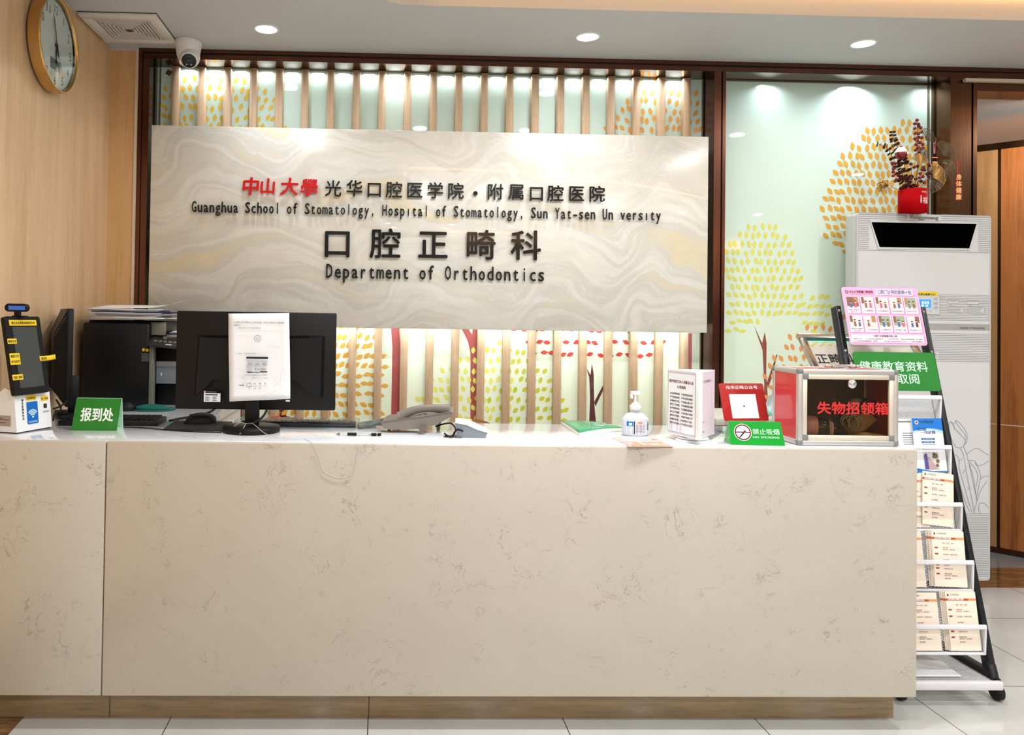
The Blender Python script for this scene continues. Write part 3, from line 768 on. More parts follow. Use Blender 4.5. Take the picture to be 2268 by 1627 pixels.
# ================================================================== CEILING VENT
va, vb2 = at(165, 27, 'Z', ZC), at(384, 80.7, 'Z', ZC)
vx0, vx1, vy0 = XL + .012, -.938, .845; vy1 = vy0 + (vx1 - vx0); vcx, vcy = (vx0 + vx1) / 2, (vy0 + vy1) / 2
vt = thing('exhaust_fan', 'square cream ceiling exhaust fan grille above the clock', 'exhaust fan', (vcx, vcy, ZC))
Fv = fr((vcx, vcy, ZC - .001), (1, 0, 0), (0, -1, 0)); hs = (vx1 - vx0) / 2
q = MB(Fv).mat('vent_white')
o_, i_ = hs, hs * .72
for x0, x1, y0, y1 in ((-o_, o_, i_, o_), (-o_, o_, -o_, -i_), (-o_, -i_, -i_, i_), (i_, o_, -i_, i_)): q.box(x0, x1, y0, y1, 0, .014, .003)
q.mat('vent_dark'); q.box(-hs - .002, hs + .002, -hs - .002, hs + .002, -.0002, .0012)
q.build('frame', vt)
for k in range(7):
    rO = i_ * (1 - k * .125) - .003; rI = rO - .0052
    q = MB(Fv).mat('vent_white')
    for sgn in (-1, 1):
        q.box(-rO, rO, min(sgn * rO, sgn * rI), max(sgn * rO, sgn * rI), .004, .015)
        q.box(min(sgn * rO, sgn * rI), max(sgn * rO, sgn * rI), -rI, rI, .004, .015)
    q.build('louvre', vt)
q = MB(Fv).mat('vent_white'); q.box(-i_ * .1, i_ * .1, -i_ * .12, i_ * .12, .003, .0145); q.mat('wire_brown'); q.cyl(.014, .0145, .0165, seg=20); q.build('hub', vt)
q = MB(Fv).mat('vent_white'); q.box(-.002, .002, -i_, i_, .003, .010); q.build('rib', vt)

# ================================================================== SECURITY CAMERA
cq = at(417, 100, 'Z', ZC); cy_ = 1.16; cxp = at(417, 110, 'Y', cy_).x
sc_ = thing('security_camera', 'white dome security camera on the ceiling above the slats', 'security camera', (cxp, cy_, ZC))
q = MB(T3(cxp, cy_, ZC)).mat('white_plastic'); q.lathe([(.0, 0), (.060, 0), (.061, -.006), (.060, -.020), (.056, -.032), (.052, -.060), (.046, -.078), (.030, -.092), (0, -.098)], 40); q.build('housing', sc_)
bc = Vector((cxp + .010, cy_ - .012, ZC - .074)); ld = (Vector((cxp + .10, cy_ - .52, ZC - .50)) - bc).normalized()
Fq = fr(bc, ld.cross(Vector((0, 0, 1))) * -1, Vector((0, 0, 1)) - ld * ld.z)
if Fq.to_3x3() @ Vector((0, 0, 1)) @ ld < 0: Fq = fr(bc, ld.cross(Vector((0, 0, 1))), Vector((0, 0, 1)) - ld * ld.z)
q = MB(Fq).mat('white_plastic'); q.ball((0, 0, 0), .046, 28, 18); q.lathe([(.038, .020), (.040, .034), (.036, .045), (.031, .046)], 32); eye = q.build('eyeball', sc_)
q = MB(Fq).mat('black_gloss'); q.cyl(.032, .040, .0462, seg=36); q.build('lens_window', eye)
q = MB(Fq).mat('grey_plastic'); 
for sx in (-.011, .009): q.cyl(.0042, .0462, .0468, (sx, -.018), 14)
q.box(-.010, .010, .0015, .0025, .0462, .0466); q.box(-.008, .006, .019, .020, .0462, .0466); q.build('infrared_led', eye)

# ================================================================== CHECK-IN KIOSK
K0 = at(37, 961, 'Z', DT); tdir = (at(115, 947, 'Z', DT) - K0); KW = tdir.length; tdir.normalize()
Fk = fr(K0, tdir, (0, 0, 1))                       # local x along the face, y up, z out of the face
KH = .128
ki = thing('check_in_kiosk', 'white self check-in kiosk with black tablet and yellow stickers', 'check-in kiosk', K0)
q = MB(Fk).mat('cream_plastic')
prof = [(0, 0), (-.13, 0), (-.13, KH * .62), (-.02, KH + .004), (.0, KH)]
q2 = MB(Fk @ Matrix(((0, 0, 1, 0), (0, 1, 0, 0), (1, 0, 0, 0), (0, 0, 0, 1)))).mat('white_plastic')
q2.prism([(0, .004), (-.16, .004), (-.16, KH * .5), (-.05, KH + .012), (-.014, KH)], 0, KW)
q2.build('base', ki)
q = MB(Fk).mat('black_rubber'); q.box(.004, KW - .004, 0, .004, -.155, -.004); q.build('foot_pad', ki)
# stickers on the sloped face
fx = Fk.to_3x3() @ Vector((0, KH - .004, -.014)); Ff = fr(Fk @ Vector((0, .004, .0006)), tdir, fx)
q = MB(Ff).mat('label_yellow'); q.prism(rrect(.046, .088, KH - .034, KH - .018, .003), 0, .0006); q.mat('ink'); q.text('自助报到机', .067, KH - .030, .0075, .0009, off=.02); q.build('sticker', ki)
q = MB(Ff).mat('label_yellow'); q.prism(rrect(.108, .140, KH - .040, KH - .025, .003), 0, .0006); q.mat('ink'); q.text('刷二维码', .124, KH - .036, .0072, .0009, off=.02); q.build('sticker', ki)
q = MB(Ff).mat('label_blue'); q.prism(rrect(.046, .092, .020, KH - .038, .004), 0, .0008)
q.mat('ice_blue')
for r_ in (.0085, .015, .0215): 
    pts = [(.069 + r_ * sin(rad(g)), .042 + r_ * cos(rad(g))) for g in range(-52, 53, 8)]; stroke(q, pts, .0042, .0011)
q.flat(ell(.069, .042, .0036, .003), .0011); q.text('身份证阅读区', .069, .0245, .0062, .0011, off=.01)
q.build('card_reader_panel', ki)
q = MB(Ff).mat('black_gloss'); q.box(.118, .132, KH - .064, KH - .050, 0, .0006); q.build('scan_window', ki)
q = MB(Ff).mat('ink_blue'); q.text('二维码读卡', .126, KH - .078, .0068, .0004); q.build('printed_text', ki); q = MB(Ff).mat('ink'); q.text('请在此刷身份证', .030, KH - .034, .0085, .0004, vert=True, off=.02); q.build('printed_text', ki)
Fl = fr(K0, Fk.to_3x3() @ Vector((0, 0, -1)) * -1, (0, 0, 1))
Fl = fr(K0 + Fk.to_3x3() @ Vector((-.0006, 0, -.16)), Fk.to_3x3() @ Vector((0, 0, 1)), (0, 0, 1))
q = MB(Fl).mat('label_taupe'); q.rect(.055, .136, .022, .055, .0004); q.mat('ink')
for k in range(6): q.rect(.058, .058 + .012 * (2 + (k * 7) % 5), .050 - k * .0045, .0515 - k * .0045, .0007)
q.build('rating_plate', ki)
# tablet
tb0 = at(19, 878, 'Y', K0.y + .02); 
lean = Fk.to_3x3() @ Vector((0, 1, -.20)); Ft = fr(Fk @ Vector((-.012, KH - .004, .006)), tdir, lean); TH = .245; TW = KW + .012
q = MB(Ft).mat('black_plastic'); q.prism(rrect(-.004, TW - .02, -.004, TH, .008), -.016, 0); tabl = q.build('tablet', ki)
q = MB(Ft).mat('screen_grey'); q.rect(.020, TW - .040, .018, TH - .034, .0006); q.build('screen', tabl)
for x0, x1, y0, y1, tx in ((.010, TW - .038, TH - .030, TH - .012, '请先点击屏幕选择报到方式'), (-.006, .030, .158, .174, '刷身份证'), (-.006, .034, .092, .128, None), (-.006, .036, .044, .061, '扫描二维码')):
    q = MB(Ft).mat('label_yellow'); q.box(x0, x1, y0, y1, .0006, .0012); q.mat('ink')
    if tx: q.text(tx, (x0 + x1) / 2, (y0 + y1) / 2 - .004, .0095, .0016, fit=(x1 - x0) * .86, off=.02)
    else: q.text('输登记号', .014, .115, .0095, .0016, fit=.032, off=.02); q.text('身份证号', .014, .098, .0095, .0016, fit=.034, off=.02)
    q.build('sticker', tabl)
q = MB(Ft).mat('label_yellow'); q.grid(lambda u, v: (TW - .045 + u * .062, .098 + v * .016 + .006 * (u - .3) ** 2, .0012 + .012 * max(0, u - .35)), 8, 1, True, .0004); q.mat('ink'); q.text('登记号扫描', TW - .022, .103, .0085, .0026, fit=.034, off=.02); q.build('sticker', tabl)
# webcam clipped on top of the tablet
wc = Ft @ Vector((.055, TH, -.008))
wt = thing('webcam', 'small black webcam with blue front sitting on the kiosk tablet', 'webcam', wc)
Fw = fr(wc, (1, 0, 0), (0, 0, 1))
q = MB(Fw).mat('black_plastic'); q.prism(rrect(-.034, .034, .016, .042, .0125, 6), -.012, .012); q.build('body', wt)
q = MB(Fw).mat('blue_window'); q.prism(rrect(-.022, .030, .022, .035, .002), .012, .0128); q.build('front_window', wt)
q = MB(Fw).mat('black_plastic'); q.box(-.008, .010, 0.0012, .018, -.008, .006, .002); q.box(-.012, .030, -.004 + .0055, .004, -.012, .012, .001); q.build('clip', wt)

# ================================================================== GREEN TENT SIGN 报到处
def tent(name, label, tl, tr, br, bl, depth_top, slant, m, mside, build_print):
    B0 = at(*bl, 'Z', DT + .001); B1 = at(*br, 'Z', DT + .001); xd = (B1 - B0)
    Wd = xd.length; xd.normalize(); back = Vector((0, 0, 1)).cross(xd)
    F = fr(B0, xd, Vector((0, 0, 1)) + back * slant)
    hgt = loc2(*tl, F)[1]; return F, Wd, hgt, xd, back, B0
F, Wd, hg, xd, back, B0 = tent('t', '', (172, 881), (271, 884), (258, 953), (158, 952), 0, .28, None, None, None)
tt = thing('tent_sign', 'folded green tent sign with white characters at the left end of the desk', 'tent sign', B0)
q = MB(F).mat('sign_green_deep'); q.prism([(0, 0), (Wd, 0), (Wd + .004, hg), (.004, hg)], -.003, 0); q.mat('sign_white')
q.text('报到处', Wd * .53, hg * .32, .046, .0006, fit=Wd * .72, off=.022); q.build('front_panel', tt)
top = F @ Vector((Wd / 2, hg, 0)); dep = (top - B0).dot(back) * 2
Fb = fr(B0 + xd * Wd + back * (dep + .01), -xd, Vector((0, 0, 1)) - back * .28)
q = MB(Fb).mat('pale_green'); q.prism([(0, 0), (Wd, 0), (Wd - .004, hg), (-.004, hg)], -.003, 0); q.build('back_panel', tt)
q = MB(fr(B0, xd, back)).mat('pale_green'); q.box(.002, Wd - .002, .004, dep + .004, .0002, .002); q.build('base_panel', tt)

# ================================================================== MAIN MONITOR (back towards the visitor)
YMo = .262
tl, tr, br, bl = at(393, 688, 'Y', YMo), at(746, 693, 'Y', YMo), at(741, 909, 'Y', YMo), at(386, 905, 'Y', YMo)
mx0, mx1, mz0, mz1 = (tl.x + bl.x) / 2, (tr.x + br.x) / 2, (bl.z + br.z) / 2, (tl.z + tr.z) / 2
bs = at(557, 955, 'Z', DT); bx = at(557, 955, 'Y', .22).x
mo = thing('computer_monitor', 'wide black monitor seen from the back with a printed sheet hanging on it', 'monitor', (bx, .22, DT))
q = MB().mat('black_plastic'); q.box(mx0, mx1, YMo, YMo + .022, mz0, mz1, .004); q.build('panel', mo)
Fb = front((0, YMo, 0)); 
def PB(u, v): return loc2(u, v, Fb)
q = MB(Fb).mat('black_plastic')
lo = [PB(440, 741), PB(720, 743), PB(716, 880), PB(680, 863), PB(660, 842), PB(470, 840), PB(452, 860), PB(430, 876)]
cxm = sum(p[0] for p in lo) / len(lo); cym = sum(p[1] for p in lo) / len(lo); n = len(lo)
hi = [(cxm + (p[0] - cxm) * .96, cym + (p[1] - cym) * .94) for p in lo]
q.add([(p[0], p[1], .0) for p in lo] + [(p[0], p[1], .020) for p in hi], [list(range(n, 2 * n))[::-1]] + [[i, (i + 1) % n, n + (i + 1) % n, n + i] for i in range(n)])
rcov = q.build('rear_cover', mo)
q = MB(Fb).mat('outlet_black')
for k in range(46):
    u = 458 + k * 5.0
    p = PB(u, 744 - .0 * k); q.box(p[0], p[0] + .0028, p[1] - .004 - .006 * sin(pi * k / 46), p[1] + .001, .018, .0206)
q.build('vent_slots', rcov)
q = MB().mat('black_plastic'); q.box(bx - .024, bx + .022, .226, .243, DT + .012, mz0 + .10, .003); q.build('neck', mo)
q = MB(T3(bx, .222, DT + .0005)).mat('black_plastic'); q.lathe([(0, .0), (.090, 0), (.092, .003), (.092, .016), (.089, .019), (0, .021)], 56); q.build('base', mo)
q = MB(Fb).mat('paper'); a = PB(455, 869); b_ = PB(491, 888); q.rect(a[0], b_[0], b_[1], a[1], .0215); q.mat('ink'); q.rect(a[0] + .004, b_[0] - .009, a[1] - .007, a[1] - .003, .0218)
for k in range(5): q.rect(a[0] + .004, a[0] + .004 + .012 + .006 * (k % 2), a[1] - .012 - k * .0034, a[1] - .0105 - k * .0034, .0218); q.rect(a[0] + .028, a[0] + .040 + .004 * ((k + 1) % 2), a[1] - .012 - k * .0034, a[1] - .0105 - k * .0034, .0218)
q.build('rating_label', rcov)
q = MB(Fb).mat('paper'); a = PB(457, 866); ring(q, ell(a[0], a[1], .0034, .0034, 20), ell(a[0], a[1], .0026, .0026, 20), .0216); q.text('hp', a[0], a[1] - .0013, .0045, .0216); q.mat('ink_grey'); q.rect(a[0] + .006, a[0] + .038, a[1] - .0008, a[1] + .0008, .0216); q.build('maker_mark', rcov)
q = MB(Fb).mat('paper'); a = PB(633, 885); b_ = PB(642, 889); q.rect(a[0], b_[0], b_[1], a[1], .0012)
q.build('small_sticker', mo)
q = MB(Fb).mat('dark_grey')
for k in range(5): a = PB(595 + k * 8, 886); q.box(a[0], a[0] + .004, a[1] - .002, a[1] + .002, 0, .0012)
q.build('ports', mo)
q = MB().mat('black_rubber'); q.tube(bez([at(592, 905, 'Y', .235), at(584, 920, 'Y', .215), at(570, 932, 'Y', .205), at(545, 944, 'Y', .20)], 8), .0038, 8); q.build('cable', mo)

# printed sheet hanging on the monitor
YP = YMo - .047
Fp = front((0, YP, 0)); c0, c1, c2, c3 = [loc2(*p, Fp) for p in ((506, 694), (641, 693), (643, 883), (508, 889))]
def sheet(u, v):
    x = (c0[0] * (1 - u) + c1[0] * u) * (1 - v) + (c3[0] * (1 - u) + c2[0] * u) * v; y = (c0[1] * (1 - u) + c1[1] * u) * (1 - v) + (c3[1] * (1 - u) + c2[1] * u) * v
    return (x, y, .003 * sin(v * 5 + u) + .008 * max(0, v - .75) + .006 * max(0, u - .8) * (1 - v) * 3)
q = MB(Fp).mat('paper'); q.grid(lambda u, v: sheet(u, 1 - v), 10, 14, True, .0003)
zt = .0128
def ptx(u, v, s_, body, m='ink', fit=None, al='L'):
    x, y = loc2(u, v, Fp); q.mat(m); q.text(body, x, y, s_, zt, al, fit)
ptx(519, 715, .0068, '已在微信公众号绑定本人诊疗信息者，挂号后可直接在小程序报到', 'ink', .164); ptx(519, 721.5, .0068, '流程如下。', 'ink', .024)
ptx(526, 727, .0062, '1. 微信扫描下方小程序直接登录', 'ink_grey', .078); ptx(523, 783.5, .0062, '2. 点击“门诊签到”即可', 'ink_grey', .066)
x, y = loc2(572, 749, Fp); q.mat('ink_grey'); ring(q, ell(x, y, .011, .011, 24), ell(x, y, .0095, .0095, 24), zt); q.text('口', x, y - .004, .010, zt)
def pbox(u0, v0, u1, v1, m, z=zt):
    a = loc2(u0, v0, Fp); b = loc2(u1, v1, Fp); q.mat(m); q.rect(a[0], b[0], b[1], a[1], z)
pbox(547, 789, 595, 794, 'ink'); 
for k in range(3): pbox(549 + k * 15.5, 798, 562 + k * 15.5, 810, 'ink_pale'); ptx(555 + k * 15.5, 807, .005, '查询', 'ink_grey', None, 'C')
pbox(549, 813, 560, 824, 'ink_pale'); ptx(566, 819, .0085, '线上内诊 直接缴费', 'ink', .036); pbox(549, 822, 576, 825, 'ink_grey'); pbox(577, 821, 593, 824, 'ink')
for k in range(4): ptx(566 + (k % 2) * 23, 830 + (k // 2) * 7, .004, '预约挂号', 'ink_grey', None, 'C')
for k in range(4): ptx(554 + k * 11.5, 850, .0062, '签报缴查'[k], 'ink', None, 'C'); ptx(554 + k * 11.5, 855, .003, '门诊签到', 'ink_grey', None, 'C')
for k in range(3): ptx(554 + k * 11.5, 861, .0058, '住病取'[k], 'ink_grey', None, 'C')
a = loc2(548, 847, Fp); b_ = loc2(558.5, 856, Fp); q.mat('ink_maroon'); ring(q, rrect(a[0], b_[0], b_[1], a[1], .002), rrect(a[0] + .0009, b_[0] - .0009, b_[1] + .0009, a[1] - .0009, .0016), zt)
a = loc2(531, 852, Fp); q.mat('ink_grey'); q.flat([(a[0], a[1] - .0015), (a[0] + .012, a[1] - .0015), (a[0] + .012, a[1] - .0035), (a[0] + .017, a[1]), (a[0] + .012, a[1] + .0035), (a[0] + .012, a[1] + .0015), (a[0], a[1] + .0015)], zt)
q.mat('ink_pale')
for pts in ([(597, 768), (602, 763), (606, 770), (611, 764), (616, 771), (621, 765)], [(608, 842), (615, 833), (620, 845), (608, 848), (622, 852)], [(622, 850), (624, 825), (630, 812), (634, 830), (634, 848)], [(583, 878), (594, 868), (600, 872), (612, 864)]):
    stroke(q, [loc2(u, v, Fp) for u, v in pts], .0008, zt)
single('notice_sheet', q, 'white printed instruction sheet hanging on the back of the wide monitor', 'paper sheet', Fp @ Vector((c0[0], c0[1], 0)))

# mouse and pad beside the monitor
pads = [at(u, v, 'Z', DT + .001) for u, v in ((360, 952), (388, 933), (515, 935), (500, 955))]
q = MB().mat('black_rubber'); q.add([p + Vector((0, 0, h)) for h in (0, .003) for p in pads], [(0, 3, 2, 1), (4, 5, 6, 7)] + [(i, (i + 1) % 4, 4 + (i + 1) % 4, 4 + i) for i in range(4)])
single('mouse_pad', q, 'black mouse pad left of the wide monitor', 'mouse pad', pads[0])
def mouse(c, yaw, name, label, m='black_plastic', sc=1.0):
    t = thing(name, label, 'computer mouse', c); F = T3(*c) @ Matrix.Rotation(yaw, 4, 'Z') @ Matrix.Scale(sc, 4)
    q = MB(F).mat(m)
    def fn(u, v):
        x = -.055 + .110 * u; w_ = .031 * max(.02, (1 - abs(2 * u - 1) ** 3.2)) ** .5 * (.93 + .07 * cos(u * 6)); a = pi * v
        h = .036 * max(.0, (1 - abs(2 * (u * .94 + .08) - 1) ** 2.6)) ** .7
        return (x, -w_ * cos(a), max(0, h) * sin(a) ** .75)
    q.grid(fn, 20, 14); q.build('shell', t)
    q = MB(F).mat('dark_grey'); q.box(.018, .036, -.004, .004, .020, .031, .003); q.build('scroll_wheel', t); return t
c = at(440, 938, 'Z', DT + .004); mouse(Vector((c.x, c.y + .02, DT + .0042)), rad(195), 'computer_mouse', 'dark blue black computer mouse on the black pad', 'black_plastic', 1.0)

# keyboard under a clear dust cover
def keyboard(name, label, c, w_, d_, yaw, cover=False, h=.018):
    t = thing(name, label, 'keyboard', c); F = T3(*c) @ Matrix.Rotation(yaw, 4, 'Z')
    q = MB(F).mat('black_plastic'); q.box(-w_ / 2, w_ / 2, -d_ / 2, d_ / 2, .0005, h, .004); q.build('case', t)
    nx, ny = int(w_ / .0195), 5
    q = MB(F).mat('black_plastic')
    for j in range(ny):
        for i in range(nx):
            x = -w_ / 2 + .012 + i * (w_ - .024) / nx; y = -d_ / 2 + .010 + j * (d_ - .02) / ny
            q.box(x + .001, x + (w_ - .024) / nx - .002, y + .001, y + (d_ - .02) / ny - .002, h, h + .006)
    q.build('keys', t)
    if cover:
        q = MB(F).mat('clear_plastic'); q.box(-w_ / 2 - .012, w_ / 2 + .012, -d_ / 2 - .010, d_ / 2 + .010, .0008, h + .010, .006); q.build('dust_cover', t)
    return t
k0 = at(505, 950, 'Z', DT); k1 = at(786, 951, 'Z', DT)
keyboard('keyboard', 'black keyboard under a clear plastic dust cover behind the monitor stand', Vector(((k0.x + k1.x) / 2 + .01, .378, DT)), .40, .096, 0.0, True, .011)
k0 = at(115, 938, 'Z', DT); k1 = at(356, 935, 'Z', DT)
keyboard('keyboard', 'black keyboard lying behind the green tent sign', Vector((-.915, .375, DT)), .33, .13, rad(3))

# white thread tied to the pen, looped over the desk edge
th = [at(516, 951, 'Y', .19), at(530, 936, 'Y', .185), at(545, 938, 'Y', .18), at(560, 938, 'Y', .155), at(585, 958, 'Y', .12), at(612, 968.5, 'Z', DT + .0025), at(650, 972, 'Z', DT + .0022), at(672, 971, 'Z', DT + .0022), at(683, 976, 'Z', DT + .0025), at(692, 980, 'Y', -.004), at(700, 1000, 'Y', -.003), at(709, 1021, 'Y', -.003), at(716, 1042, 'Y', -.003), at(745, 1057, 'Y', -.003), at(770, 1054, 'Y', -.003), at(785, 1040, 'Y', -.003), at(790, 1010, 'Y', -.003), at(795, 986, 'Y', -.004), at(803, 977, 'Z', DT + .0028), at(812, 974.5, 'Z', DT + .0022), at(830, 971, 'Z', DT + .0022), at(843, 965, 'Z', DT + .004)]
q = MB().mat('thread'); q.tube(bez(th, 6), .0008, 5)
q.tube(bez([at(545, 937, 'Y', .18), at(538, 950, 'Y', .15), at(531, 961, 'Y', .127)], 5), .0008, 5); q.tube(bez([at(516, 951, 'Y', .19), at(521, 940, 'Y', .186), at(536, 935, 'Y', .182)], 5), .0008, 5)
single('pen_string', q, 'thin white string from the monitor stand looping over the desk edge to the pen', 'string', th[5])
p0 = at(744, 960.5, 'Z', DT + .005); p1 = at(846, 962, 'Z', DT + .005); L = (p1 - p0).length; Fpn = fr(p0, p1 - p0, (0, 0, 1)); Fpn = Fpn @ Matrix(((0, 0, 1, 0), (1, 0, 0, 0), (0, 1, 0, 0), (0, 0, 0, 1)))
pn = thing('gel_pen', 'clear gel pen with black grip lying at the desk edge', 'pen', p0)
q = MB(Fpn).mat('clear_plastic'); q.cyl(.0046, .010, L - .012, seg=14); q.build('barrel', pn)
q = MB(Fpn).mat('black_rubber'); q.cyl(.0049, L * .25, L * .45, seg=14); q.build('grip', pn)
q = MB(Fpn).mat('ink_grey'); q.lathe([(.0008, 0), (.0035, .008), (.0047, .012)], 12); q.build('tip', pn)
q = MB(Fpn).mat('black_plastic'); q.cyl(.0048, L - .014, L - .002, seg=14); q.box(-.0012, .0012, .0046, .0062, L - .040, L - .004); q.build('clip_cap', pn)
q = MB(Fpn).mat('paper'); q.cyl(.0016, L * .45, L - .014, seg=8); q.mat('ink'); q.cyl(.0048, L * .77, L * .88, seg=14); q.build('refill', pn)

# ================================================================== TELEPHONE
Ph = Vector((0.088, .29, DT)); ph = thing('telephone', 'taupe desk telephone with curly cord in the middle of the desk', 'telephone', Ph)
ex = Vector((.10, 1, 0)).normalized(); Yf = .225
def extr(prof_uv, Y, depth, m, name, parent, bevel=0):
    q = MB().mat(m); P_ = [at(u, v, 'Y', Y) for u, v in prof_uv]; n = len(P_)
    a = sum(P_[i].x * P_[(i + 1) % n].z - P_[(i + 1) % n].x * P_[i].z for i in range(n))
    for p in P_: p.z = max(p.z, DT + .0008)
    back = [p + ex * depth for p in P_]; R_ = list(range(n)) if a > 0 else list(range(n))[::-1]
    q.add(P_ + back, [R_, [n + i for i in R_[::-1]]] + [[i, (i + 1) % n, n + (i + 1) % n, n + i][::-1 if a > 0 else 1] for i in range(n)])
    return q.build(name, parent)
extr([(846, 934), (883, 929), (950, 921), (1000, 912), (1004, 915), (1001, 921), (976, 935), (968, 941), (946, 944), (942, 949), (930, 949), (905, 951), (860, 951), (849, 948), (845, 941)], Yf, .165, 'phone_grey', 'base', ph)
extr([(849, 935), (884, 931), (950, 922.5), (1000, 913.5), (1000, 912), (950, 920.5), (884, 928.5), (850, 932.5)], Yf - .001, .167, 'phone_dark', 'face_plate', ph)
for uv, Y in ((((926, 948), (945, 943), (941, 950), (938, 962), (932, 962.5), (929, 952)), .195), (((966, 940), (978, 933), (975, 945), (974, 958), (967, 958)), .30)): extr(uv, Y, .02, 'phone_dark', 'foot', ph)
q = MB().mat('phone_dark'); 
for u, v in ((862, 954), ): p = at(u, v, 'Z', DT); q.box(p.x - .006, p.x + .006, p.y + .01, p.y + .025, DT + .0006, DT + .010)
q.build('foot', ph)
def hsec(t):                                        # handset: arched bar
    u = 884 + t * 112; v = 926 - 24.5 * sin(pi * min(1, .12 + t * .55)) + (1 - t) * 2 + 2.0 * t
    return at(u, v, 'Y', Yf + .03)
hp = [at(u, v, 'Y', Yf + .035) for u, v in ((886, 923), (893, 918), (908, 911), (926, 906), (946, 904), (966, 904), (984, 905.5), (995, 907))]
q = MB().mat('phone_grey'); q.tube(bez(hp, 5), [.0065 + .004 * abs(2 * i / (7 * 5) - 1) ** 2 for i in range(36)], 12, sy=1.9); hsn = q.build('handset', ph)
Fphone = fr(at(900, 925, 'Y', Yf + .05), at(960, 916, 'Y', Yf + .05) - at(900, 925, 'Y', Yf + .05), ex); q = MB(Fphone).mat('ivory_metal')
for j in range(4):
    for i in range(3): q.box(.012 + j * .016, .023 + j * .016, .02 + i * .018, .034 + i * .018, .004, .0085)
q.build('keypad', ph)
cpath = bez([at(852, 940, 'Y', .30), at(838, 937, 'Y', .34), at(820, 942, 'Y', .33), at(800, 946, 'Y', .31), at(793, 944, 'Y', .33), at(806, 938, 'Y', .37), at(824, 938, 'Y', .40), at(838, 933, 'Y', .41), at(856, 929, 'Y', .40)], 40)
coil = []
for i, p in enumerate(cpath):
    a = i * 2 * pi / 5.0; z = max(p.z, DT + .009)
    coil.append(Vector((p.x, p.y + .0075 * cos(a), z + .0075 * sin(a))))
q = MB().mat('cable_grey'); q.tube(coil, .0017, 5); q.build('curly_cord', ph)

# ================================================================== SMALL CARD READER + GROMMET
Pr = at(1040, 969, 'Z', DT); rd = thing('card_reader', 'small grey wedge-shaped device with a cable on the desk', 'card reader', Pr)
extr([(1012, 969), (1010, 952), (1008, 936), (1034, 940), (1058, 951), (1081, 957), (1074, 968), (1068, 969.5)], .135, .075, 'cool_grey', 'body', rd)
extr([(1008, 936.5), (1009, 932.5), (1036, 934.5), (1082, 956.5), (1081, 958.5), (1058, 952), (1034, 941)], .1335, .078, 'white_plastic', 'top_cover', rd)
q = MB().mat('black_rubber'); q.tube(bez([at(1025, 954, 'Y', .132), at(1013, 951, 'Y', .125), at(1006, 958, 'Z', DT + .010), at(1001, 967, 'Z', DT + .004), at(992, 965, 'Z', DT + .004), at(985, 960, 'Z', DT + .006)], 7), .003, 8); q.build('cable', rd)
g = at(1004, 967.5, 'Z', DT); q = MB(T3(g.x, g.y, DT)).mat('steel'); q.lathe([(.032, .0008), (.031, .0022), (.024, .0022), (.022, .0010)], 32); q.mat('cool_grey'); q.cyl(.0225, .0006, .0012, seg=32); q.mat('black_rubber'); q.flat(ell(-.004, .002, .007, .005), .0014)
single('cable_grommet', q, 'round cable grommet plate set in the desk top beside the grey device', 'cable grommet', (g.x, g.y, DT))
q = MB().mat('black_rubber'); q.tube(bez([at(965, 944, 'Y', .30), at(985, 938, 'Y', .27), at(1000, 938, 'Y', .24), at(1009, 949, 'Y', .21), at(1006, 960, 'Y', .17), at(1000, 966, 'Z', DT + .005)], 7), .0026, 7)
single('phone_cable', q, 'thin black cable from the telephone into the desk grommet', 'cable', g)

# ================================================================== CHAIRS BEHIND THE DESK
def chair(cx, cy, top, label, mback, mseat):
    t = thing('office_chair', label, 'chair', (cx, cy, 0))
    q = MB(fr((cx, cy, top - .25), (1, 0, 0), (0, 0, 1))).mat(mback)
    def fn(u, v):
        a = 2 * pi * u; r_ = v; x = .21 * cos(a) * r_; y = .25 * sin(a) * r_
        return (x, y, .03 - .10 * (x / .21) ** 2 * .3 + .012 * (1 - r_ ** 4))
    q.grid(fn, 40, 8, True, .03); q.build('backrest', t)
    q = MB(T3(cx, cy - .18, .46)).mat(mseat); q.lathe([(0, 0), (.20, 0), (.22, .02), (.215, .05), (.19, .065), (0, .07)], 40); q.build('seat', t)
    q = MB().mat('black_metal'); q.tube([(cx, cy - .02, .48), (cx, cy + .035, .56), (cx, cy + .03, top - .3)], .014, 8); q.build('back_support', t)
    q = MB(T3(cx, cy - .18, 0)).mat('steel'); q.cyl(.025, .07, .46, seg=16); q.build('column', t)
    for k in range(5):
        a = rad(72 * k + 10); q = MB(T3(cx, cy - .18, 0)).mat('black_plastic'); q.tube([(0, 0, .09), (.24 * cos(a), .24 * sin(a), .06)], .016, 8); q.ball((.24 * cos(a), .24 * sin(a), .026), .026, 12, 8); q.build('leg', t)
    return t
p = at(623, 918, 'Y', .72); chair(p.x, .72, p.z, 'round backed red office chair behind the wide monitor', 'chair_red', 'chair_red')
p = at(1043, 925, 'Y', .72); chair(p.x, .72, p.z, 'round backed light orange wooden chair behind the grey card reader', 'chair_wood', 'chair_wood')

